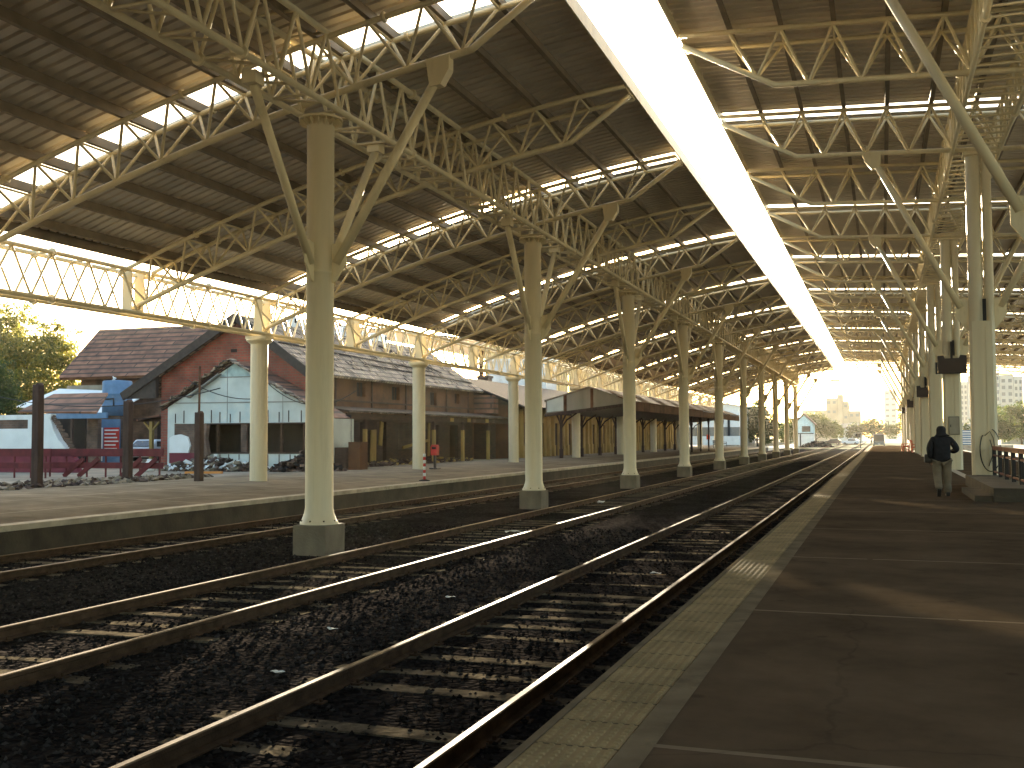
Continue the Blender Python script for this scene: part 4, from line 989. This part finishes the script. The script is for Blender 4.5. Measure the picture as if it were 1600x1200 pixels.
def block(name,label,cat,y,d,parts,m,floors,rows=None,roof=None):
    t=thing(name,label,cat,(0,0,0))
    for (x0,x1,z1,nwin,nfl) in parts:
        b=MB(); b.box(x0,x1,y,y+d,-2,z1); w=b.build('wing',m,t)
        if nwin:
            for k in range(nfl):
                z=z1-1.6-k*(z1-1.2)/nfl
                if z<1: break
                for i in range(nwin):
                    xx=x0+(i+.5)*(x1-x0)/nwin; ww=(x1-x0)/nwin*.27
                    q=MB(); q.box(xx-ww,xx+ww,y-.05,y+.1,z-.55,z+.45); q.build('window',M['grey'],w)
                q=MB(); q.box(x0,x1,y-.22,y-.06,z-1.0,z-.85); q.build('balcony_edge',m,w)
    return t
block('old_block','stepped old apartment block against the bright sky at the track end','building',420,16,[(-29,-20.1,11.0,3,3),(-20.0,-16.0,15.6,2,4),(-15.9,-13.9,16.9,0,1),(-13.8,-11.9,14.2,1,3),(-11.8,-7.6,10.6,2,3)],M['stone_b'],0)
b=MB(); b.box(-18.5,-14.9,424,427,22.4,23.1); b.box(-17.6,-17.3,425,425.4,15,22.4); b.box(-16.1,-15.8,425,425.4,15,22.4); tag(b.build('roof_sign',M['grey']),'small billboard frame above the old apartment block','billboard')
block('apartment_tower','slim pale apartment tower left of the second twin column','tower',380,14,[(25.0,27.2,19.0,2,10),(27.3,29.0,21.0,0,1),(29.1,33.2,20.0,3,10)],M['tower'],0)
block('apartment_tower','broad pale apartment tower with balconies at the right edge','tower',330,14,[(30.2,32.2,19.2,2,9),(32.3,35.8,18.4,2,9),(35.9,38.2,18.0,2,9)],M['tower'],0)
block('apartment_tower','hazy narrow apartment tower beside the far twin columns','tower',560,14,[(1.5,7.2,24,2,8)],M['tower'],0)
t=thing('low_shed','low shed with broad dark hipped roof at the right edge','shed',(0,0,0))
b=MB(); b.box(25.5,39,262,275,-.9,.6); b.build('wall',M['plaster'],t)
b=MB(); b._add([(24.4,260.5,.5),(40,260.5,.5),(40,277,.5),(24.4,277,.5),(30.4,268,3.6),(35,268,3.6)],[(0,1,5,4),(1,2,5),(2,3,4,5),(3,0,4),(3,2,1,0)]); b.build('roof',M['grey'],t)
t=thing('shipping_container','blue and white striped container behind the twin columns','container',(0,0,0))
b=MB(); b.box(9.9,13.4,150,152.4,.0,1.95); b.build('body',M['blue'],t)
for k in range(6):
    b=MB(); b.box(9.95,13.35,149.95,149.998,.12+k*.31,.25+k*.31); b.build('stripe',M['whitep'],t)
b=MB(); b.box(9.5,16,149.4,153,-.95,-.02); b.build('plinth',M['coping'],t)
parked_car('parked_car','white car crossing beyond the track end under the old block',(-7.0,262,-.9),1.35,M['car'])
parked_car('parked_van','dark van standing on the grass past the right-hand platform',(-.6,230,-.9),0,M['grey'],2.2,2.5,4.6,True)
parked_car('parked_car','small dark car beside the sleeper heap near the cabin',(-11.2,262,-.9),1.5,M['box'])
for (x0,x1,y,h,l) in ((-24,-18,300,3.2,'low white yard building behind the signal cabin'),(-12.5,-5.5,330,3.6,'low white yard building below the old apartment block'),(14,25,300,3.0,'low pale yard building behind the right-hand tracks')):
    t=thing('yard_building',l,'building',(0,0,0),None)
    b=MB(); b.box(x0,x1,y,y+8,-.9,h); b.build('wall',M['plaster'],t)
    s=slab([(x0-.4,y-.4,h),(x1+.4,y-.4,h),(x1+.4,y+4,h+1.3),(x0-.4,y+4,h+1.3)],.15); s.build('roof',M['tin'],t)
    for i in range(3):
        xx=x0+(i+.5)*(x1-x0)/3; b=MB(); b.box(xx-.5,xx+.5,y-.04,y+.1,.6,1.9); b.build('window',M['dark'],t)
t=thing('track_signal','small two-armed signal post standing past the platform end','signal',(-3.5,190,-.9))
b=MB(); b.tube((0,0,0),(0,0,2.6),.07,8,caps=True); b.build('post',M['black'],t)
b=MB(); b.box(-.75,-.1,-.1,.1,1.9,2.5); b.build('head',M['black'],t)

# ------------------------------------------------------------------ trees
def tree(name,label,x,y,z0,blobs,trunk_h,tr,m,nleaf,ls,group=None,mix=None):
    t=thing(name,label,'tree',(x,y,z0),group)
    b=MB(); top=Vector((0,0,trunk_h))
    b.path([(0,0,-.2),(tr*.2,0,trunk_h*.4),(-tr*.3,tr*.2,trunk_h*.8),(0,0,trunk_h*1.15)],[tr*1.25,tr,tr*.85,tr*.5],9)
    for (cx,cy,cz,rx,rz_) in blobs:
        c=Vector((cx,cy,cz)); mid=top.lerp(c,.55)+Vector((random.uniform(-.3,.3),random.uniform(-.3,.3),.25))
        b.path([tuple(top*.85),tuple(mid),tuple(c),tuple(c+Vector((random.uniform(-.4,.4)*rx,random.uniform(-.4,.4)*rx,rz_*.6)))],[tr*.5,tr*.3,tr*.17,tr*.05],6)
    b.build('trunk',M['bark'],t)
    tot=sum(q[3]**2*q[4] for q in blobs); P=[]
    for (cx,cy,cz,rx,rz_) in blobs:
        n=int(nleaf*rx*rx*rz_/tot)
        # leaf clusters: sub-clumps scattered through the blob's volume
        nc=max(10,n//26); d=RNG.normal(size=(nc,3)); d/=np.linalg.norm(d,axis=1)[:,None]
        rad=RNG.random(nc)**.42; cc=d*rad[:,None]*np.array([rx,rx,rz_])*RNG.uniform(.75,1.12,(nc,1))+np.array([cx,cy,cz])
        k=RNG.integers(0,nc,n); P.append(cc[k]+RNG.normal(0,.13*(rx+rz_)/2,(n,3))*np.array([1,1,.6]))
    P=np.concatenate(P); n=len(P)
    nrm=RNG.normal(size=(n,3))+np.array([0,0,.5]); nrm/=np.linalg.norm(nrm,axis=1)[:,None]
    a=np.cross(nrm,RNG.normal(size=(n,3))); a/=np.linalg.norm(a,axis=1)[:,None]; c=np.cross(nrm,a)
    s=ls*RNG.uniform(.6,1.4,(n,1)); V=np.stack([P-a*s,P+c*s*.5,P+a*s,P-c*s*.5],1).reshape(-1,3)
    F=np.arange(4*n).reshape(-1,4)
    mats=[m]+([mix] if mix else [])
    mi=(RNG.random(n)<.3).astype(int) if mix else None
    npmesh('crown',V,F,mats,t,mi=mi)
    return t
tree('broadleaf_tree','large sunlit broadleaf tree rising at the far left behind the white wall',-69.5,71,-.15,[(0,0,8.6,3.6,2.7),(4.0,0,7.6,2.5,2.4),(-3.8,0,8.2,3,2.6),(1.6,-1.6,5.6,3.6,2.2),(5.0,-.5,5.0,1.9,1.5),(-4.2,-1,5,3,2.2),(2.6,.6,10.0,2.0,1.6),(-2.2,0,11.6,2.6,2.2),(-5.5,0,10.4,2.6,2.2)],3.6,.32,M['leaf'],30000,.16,None,M['leafm'])
tree('dark_bush_tree','dark dense evergreen drooping over the white boundary wall',-52.0,50,-.15,[(0,0,4.6,1.9,1.9),(1.5,-.4,3.4,1.4,1.2),(2.4,-.5,2.5,.9,.6),(-1.6,0,3.8,2,1.8)],2.0,.2,M['leafd'],13000,.11)
FAR=[(-22.5,205,[(0,0,5.5,3.2,3.6),(2.4,0,3.2,2.6,2.6),(-2.5,0,3.4,2.6,2.6)],'dark tall hedge tree right of the white warehouse','leafd'),
 (-17.8,238,[(0,0,3.6,3,2.6),(-2.6,0,2.6,2.3,2)],'rounded green tree left of the signal cabin','leafm'),
 (-16.5,290,[(0,0,5.2,4,3.4),(4,0,3.8,3.2,2.6)],'olive tree standing behind the signal cabin','leafm'),
 (-3.0,330,[(0,0,4.6,4.5,3.2),(5.5,0,3.6,4,2.6),(-5,0,3.4,4,2.4)],'spreading dark tree right of the old apartment block','leafd'),
 (9.5,340,[(0,0,4.4,4.5,3.2),(5,0,4,3.6,2.8)],'dark tree clump behind the dark van','leafm'),
 (4.9,215,[(0,0,6.6,1.6,3.8),(.8,0,3.4,1.5,2.2)],'tall yellow-green tree beside the end of the right platform','leaf'),
 (4.6,196,[(0,0,1.6,.8,1.6)],'small pale shrub at the far end of the right platform','leaf'),
 (21.5,240,[(0,0,4.6,3.4,3.2),(3.2,0,3.2,2.6,2.4),(-3,0,3.2,2.6,2.4)],'round dark tree between the two nearest twin columns','leafd'),
 (29.0,255,[(0,0,6.2,3.6,3.8),(-2.8,0,5.0,3.0,4.0),(3.2,0,4.6,3.2,3.4),(0,0,3,3.6,2.4)],'large round tree at the right edge below the broad tower','leafd'),
 (40,300,[(0,0,4.2,4,3)],'green tree behind the low hipped shed','leafm'),
 (-52,300,[(0,0,7,6,5),(9,0,6,6,4)],'tree mass behind the white warehouse','leafd'),
 (12,250,[(0,0,3,2.8,2.4),(-2,0,2.2,2,1.6)],'low bushy tree behind the striped container','leafm')]
for (x,y,bl,l,mk) in FAR:
    tree('far_tree',l,x,y,-.9,bl,1.4,.22,M[mk],7500,.27,'trees beyond the station')
# ------------------------------------------------------------------ right-platform fittings
for k,i in enumerate((2,4,6,8)):
    y=Y1+D*i-D if False else Y1+D*i
for k,y in enumerate((43.58,69.58,95.58,121.58)):
    t=thing('display_box',('nearest' if k==0 else ORD[k])+' dark display box hung high on a twin column'+('' if k==0 else ', counted from the camera'),'display',(XR,y-.42,0),'dark boxes on the twin columns')
    b=MB(); b.box(-.50,.52,-.14,.1,3.66,4.2); b.prism([(-.50,4.2),(.52,4.2),(.52,4.34),(.3,4.36),(.25,4.24),(-.25,4.24),(-.3,4.36),(-.50,4.34)],'y',-.12,.08); b.build('housing',M['box'],t)
    b=MB(); b.box(-.44,.46,-.152,-.141,3.72,4.14); b.build('screen',mat('dark_screen',(.035,.02,.018),.3,0,.05),t)
    b=MB(); b.box(-.03,.05,.1,.2,3.8,4.9); b.build('bracket',M['black'],t)
t=thing('meter_panel','grey meter panel fixed on the second twin column','panel',(XR,43.36,0))
b=MB(); b.box(-.13,.2,-.04,.0,1.36,2.0); b.build('door',mat('panel_beige',(.33,.29,.21),.7),t)
b=MB(); b.box(-.16,.23,-.02,.0,1.33,2.03); b.build('frame',M['tin'],t)
b=MB(); b.box(-.10,-.07,-.055,-.041,1.62,1.72); b.build('handle',M['black'],t)
# cable loop on the nearest visible twin column
def loop():
    b=MB(); pts=[]
    for u in np.linspace(0,1,40):
        a=2.35+u*5.3; pts.append((.13+.26*math.cos(a)*(1-.1*u),-.235-.012*math.sin(7*u),.92+.56*math.sin(a)))
    b.path(pts,.013,6)
    b.path([(.0,-.235,1.3),(.12,-.24,1.42),(.2,-.235,1.25),(.24,-.24,.9),(.16,-.235,.62)],.01,5)
    b.path([(.08,-.235,.5),(.2,-.245,.85),(.12,-.235,1.2)],.01,5)
    o=b.build('cable_loop',M['black'],None,(XR,30.58,0)); tag(o,'big loop of black cable hanging on the nearest visible twin column','cable')
loop()
# benches
platform_bench('orange-red bench facing the tracks beyond the walking person',1.75,91,0,-1.5,M['orange'],'orange-red benches on the right platform')
platform_bench('nearer orange-red bench set between the far twin columns',2.4,85.2,0,1.6,M['orange'],'orange-red benches on the right platform')
# stair head: kerb wall, steps and railing
t=thing('stair_kerb','stepped concrete kerb around the stairwell at the right edge','kerb',(0,0,0))
b=MB(); b.box(2.06,2.92,22.8,30.2,-.05,.27); b.box(2.92,6.3,22.8,23.25,-.05,.27); b.box(2.92,6.3,29.8,30.2,-.05,.27); b.build('kerb_wall',M['plinth'],t)
b=MB(); b.box(1.72,2.06,22.85,26.5,-.05,.12); b.build('step',M['plinth'],t)
b=MB(); b.box(2.93,6.2,23.3,29.7,.003,.01); b.build('stairwell_dark_sheet',M['dark'],t)  # dark sheet laid on the paving, standing in for the shaded stairwell
t=thing('stair_railing','dark railing with rusty top rail around the stairwell','railing',(2.76,0,.27))
ya,yb=23.1,30.1
b=MB(); b.box(-.04,.04,ya,yb,.66,.76); b.build('top_rail',M['handrail'],t)
b=MB(); b.box(-.025,.025,ya,yb,.50,.54); b.box(-.025,.025,ya,yb,.08,.12); b.build('lower_rail',M['handrail'],t)
y=ya
while y<=yb+.01:
    b=MB(); b.box(-.045,.045,y-.045,y+.045,0,.72); b.build('post',M['black'],t); y+=(yb-ya)/5
y=ya+.14; k=0
while y<yb:
    b=MB(); b.box(-.006,.006,y-.006,y+.006,.12,.50); b.build('baluster',M['black'],t); y+=.58
# ------------------------------------------------------------------ the walking person, seen from behind
def skin_obj(name, verts, edges, radii, root, m, parent, sub=2):
    me=bpy.data.meshes.new(name); me.from_pydata(verts,edges,[]); me.materials.append(m)
    o=bpy.data.objects.new(name,me); COL.objects.link(o)
    md=o.modifiers.new('skin','SKIN'); 
    if not me.skin_vertices: 
        bm=bmesh.new(); bm.from_mesh(me); bm.verts.layers.skin.verify(); bm.to_mesh(me); bm.free()
    for i,r in enumerate(radii):
        sv=me.skin_vertices[0].data[i]; sv.radius=r if isinstance(r,tuple) else (r,r); sv.use_root=(i==root)
    md.use_smooth_shade=True
    s=o.modifiers.new('sub','SUBSURF'); s.levels=sub; s.render_levels=sub
    if parent: o.parent=parent
    return o
def person():
    k=1.53/1.75
    t=thing('person','person in a black hooded jacket and khaki trousers walking away along the platform','person',(1.22,24.6,0)); t.scale=(k,k,k); t.rotation_euler=(0,0,.06)
    # walking away (+y). left foot pushed back with heel up, right foot planted forward
    J=dict(pel=(0,0,.95),sp1=(0,.0,1.12),ch=(0,.03,1.34),nk=(0,.04,1.50),hd=(0,.06,1.60),ht=(0,.06,1.70),
      shl=(-.19,.02,1.41),ell=(-.29,-.04,1.14),wrl=(-.25,.06,.93),shr=(.19,.02,1.41),elr=(.35,-.04,1.15),wrr=(.24,.20,1.10),
      hil=(-.10,0,.91),knl=(-.11,.06,.50),anl=(-.10,-.20,.17),hir=(.10,0,.91),knr=(.11,.07,.48),anr=(.12,.10,.08))
    def body():
        V=[];E=[];Rr=[]
        def add(p,r,par=None):
            V.append(p); Rr.append(r); i=len(V)-1
            if par is not None: E.append((par,i))
            return i
        pe=add(J['pel'],(.09,.07)); s1=add(J['sp1'],(.11,.085),pe); ch=add(J['ch'],(.155,.11),s1); nk=add(J['nk'],.052,ch); h0=add((0,.065,1.575),(.068,.075),nk); h1=add((0,.07,1.65),(.078,.095),h0); h2=add((0,.06,1.73),(.05,.06),h1)
        nose=add((0,.175,1.63),.012,h1)
        for e in (-1,1):
            add((e*.085,.05,1.635),.012,h1)
            ex=add((e*.03,.155,1.655),.012,h1)
        for s,(sh,el,wr) in ((-1,('shl','ell','wrl')),(1,('shr','elr','wrr'))):
            a=add(J[sh],.055,ch); b_=add(J[el],.042,a); c=add(J[wr],.03,b_)
            w=Vector(J[wr]); d=(w-Vector(J[el])).normalized(); pm=add(tuple(w+d*.06),(.036,.02),c)
            side=d.cross(Vector((0,0,1))).normalized() if abs(d.z)<.9 else Vector((0,1,0))
            for q,(o_,L) in enumerate(((-.03,.075),(-.01,.085),(.01,.08),(.03,.06))):
                b0=add(tuple(w+d*.10+side*o_),.009,pm); b1=add(tuple(w+d*(.10+L*.55)+side*o_+Vector((0,.012,-.0))),.0085,b0); add(tuple(w+d*(.10+L)+side*o_+Vector((0,.03,0))),.007,b1)
            th=add(tuple(w+d*.05+side*.05),.010,pm); add(tuple(w+d*.09+side*.065+Vector((0,.015,0))),.008,th)
        for hi,kn,an in (('hil','knl','anl'),('hir','knr','anr')):
            a=add(J[hi],.07,pe); b_=add(J[kn],.06,a); c=add(J[an],.042,b_); 
            f=Vector(J[an]); add(tuple(f+(Vector((0,.14,-.05)) if hi=='hir' else Vector((0,.10,-.12)))),.035,c)
        return skin_obj('body',V,E,Rr,0,M['skin'],t)
    body()
    # jacket: torso, sleeves and hood
    V=[(0,.0,.82),(0,.0,1.0),(0,.005,1.16),(0,.02,1.33),(0,.03,1.45),(0,.045,1.54),(0,.055,1.62),(0,.05,1.70),(0,.04,1.745)]
    Rr=[(.205,.15),(.225,.165),(.225,.165),(.235,.165),(.19,.14),(.115,.115),(.128,.13),(.118,.118),(.06,.065)]
    E=[(i,i+1) for i in range(8)]
    def arm(sh,el,wr,mid):
        o=len(V); V.extend([sh,tuple((Vector(sh)+Vector(el))/2+Vector(mid)),el,tuple((Vector(el)+Vector(wr))/2),wr]); Rr.extend([.10,.094,.086,.076,.060]); E.extend([(3,o),(o,o+1),(o+1,o+2),(o+2,o+3),(o+3,o+4)])
    arm((-.20,.01,1.40),J['ell'],J['wrl'],(-.02,0,0)); arm((.20,.01,1.40),J['elr'],J['wrr'],(.02,0,0))
    j=skin_obj('jacket',V,E,Rr,3,M['jacket'],t)
    V=[(0,.0,.97),(-.105,0,.86),(-.115,.045,.66),(-.112,.05,.50),(-.11,-.06,.34),(-.10,-.20,.17),(.105,0,.86),(.115,.05,.66),(.118,.075,.48),(.122,.095,.28),(.124,.10,.06)]
    Rr=[(.18,.14),(.135,.135),(.118,.12),(.10,.104),(.092,.097),(.085,.092),(.135,.135),(.118,.12),(.104,.108),(.098,.10),(.098,.105)]
    E=[(0,1),(1,2),(2,3),(3,4),(4,5),(0,6),(6,7),(7,8),(8,9),(9,10)]
    skin_obj('trousers',V,E,Rr,0,M['trousers'],t)
    def shoe(p,heel_up,name='shoe'):
        b=MB(); 
        prof=[(-.09,0),(.19,0),(.20,.035),(.10,.075),(.02,.10),(-.09,.10)]
        b.prism(prof,'x',-.045,.045); o=b.build(name,M['leather'],t,p); o.rotation_euler=(heel_up,0,0)
        md=o.modifiers.new('bev','BEVEL'); md.width=.03; md.segments=3
    shoe((-.10,-.20,.105),-1.05); shoe((.124,.085,.003),0)
    return t
person()
t=thing('shoulder_bag','dark bag held under the left arm of the walking person','bag',(.96,24.66,.72))
b=MB(); b.box(-.10,.10,-.05,.05,0,.19); o=b.build('body',M['leather'],t); md=o.modifiers.new('bev','BEVEL'); md.width=.03; md.segments=3

# ------------------------------------------------------------------ dusty evening air
b=MB(); b.box(-905,905,-205,1605,-2.4,32); hz=b.build('haze',None or M['dark']); hz['kind']='stuff'
hm=bpy.data.materials.new('dusty_air'); hm.use_nodes=True; hn=hm.node_tree.nodes; hn.remove(hn['Principled BSDF'])
pv=hn.new('ShaderNodeVolumePrincipled'); pv.inputs['Color'].default_value=(1,.93,.78,1); pv.inputs['Density'].default_value=.00009; pv.inputs['Anisotropy'].default_value=.7
hm.node_tree.links.new(pv.outputs[0],hn['Material Output'].inputs['Volume'])
hz.data.materials.clear(); hz.data.materials.append(hm)
# ------------------------------------------------------------------ camera, light, sky
cam=bpy.data.cameras.new('camera'); co=bpy.data.objects.new('camera',cam); COL.objects.link(co)
cam.sensor_width=36; cam.lens=1636.76/1600*36; cam.clip_end=6000; cam.clip_start=.1
co.location=(0,0,1.33)
co.rotation_mode='QUATERNION'
TH=R(19.413)
q=Matrix.Rotation(TH,3,'Z')@Matrix.Rotation(R(90+2.89),3,'X')@Matrix.Rotation(R(-.269),3,'Z')
co.rotation_quaternion=q.to_quaternion()
S.camera=co
AZ=R(20.27); EL=R(7.9)
sd=Vector((-math.sin(AZ)*math.cos(EL),math.cos(AZ)*math.cos(EL),math.sin(EL)))
sl=bpy.data.lights.new('sun','SUN'); sl.energy=5.0; sl.angle=R(.32); sl.color=(1,.86,.64)
so=bpy.data.objects.new('sun',sl); COL.objects.link(so); so.rotation_mode='QUATERNION'; so.rotation_quaternion=sd.to_track_quat('Z','Y'); so.location=(-60,150,40)
w=bpy.data.worlds.new('World'); S.world=w; w.use_nodes=True
N=w.node_tree.nodes; L=w.node_tree.links
sk=N.new('ShaderNodeTexSky'); sk.sky_type='NISHITA'; sk.sun_disc=False; sk.sun_elevation=EL; sk.sun_rotation=-AZ
sk.air_density=1.0; sk.dust_density=2.5; sk.ozone_density=1.0
bg=N['Background']; L.new(sk.outputs[0],bg.inputs[0]); bg.inputs[1].default_value=.15
S.view_settings.view_transform='Standard'; S.view_settings.look='None'; S.view_settings.exposure=2.6; S.view_settings.gamma=1
S.cycles.max_bounces=8; S.cycles.transparent_max_bounces=16
S.cycles.use_denoising=True
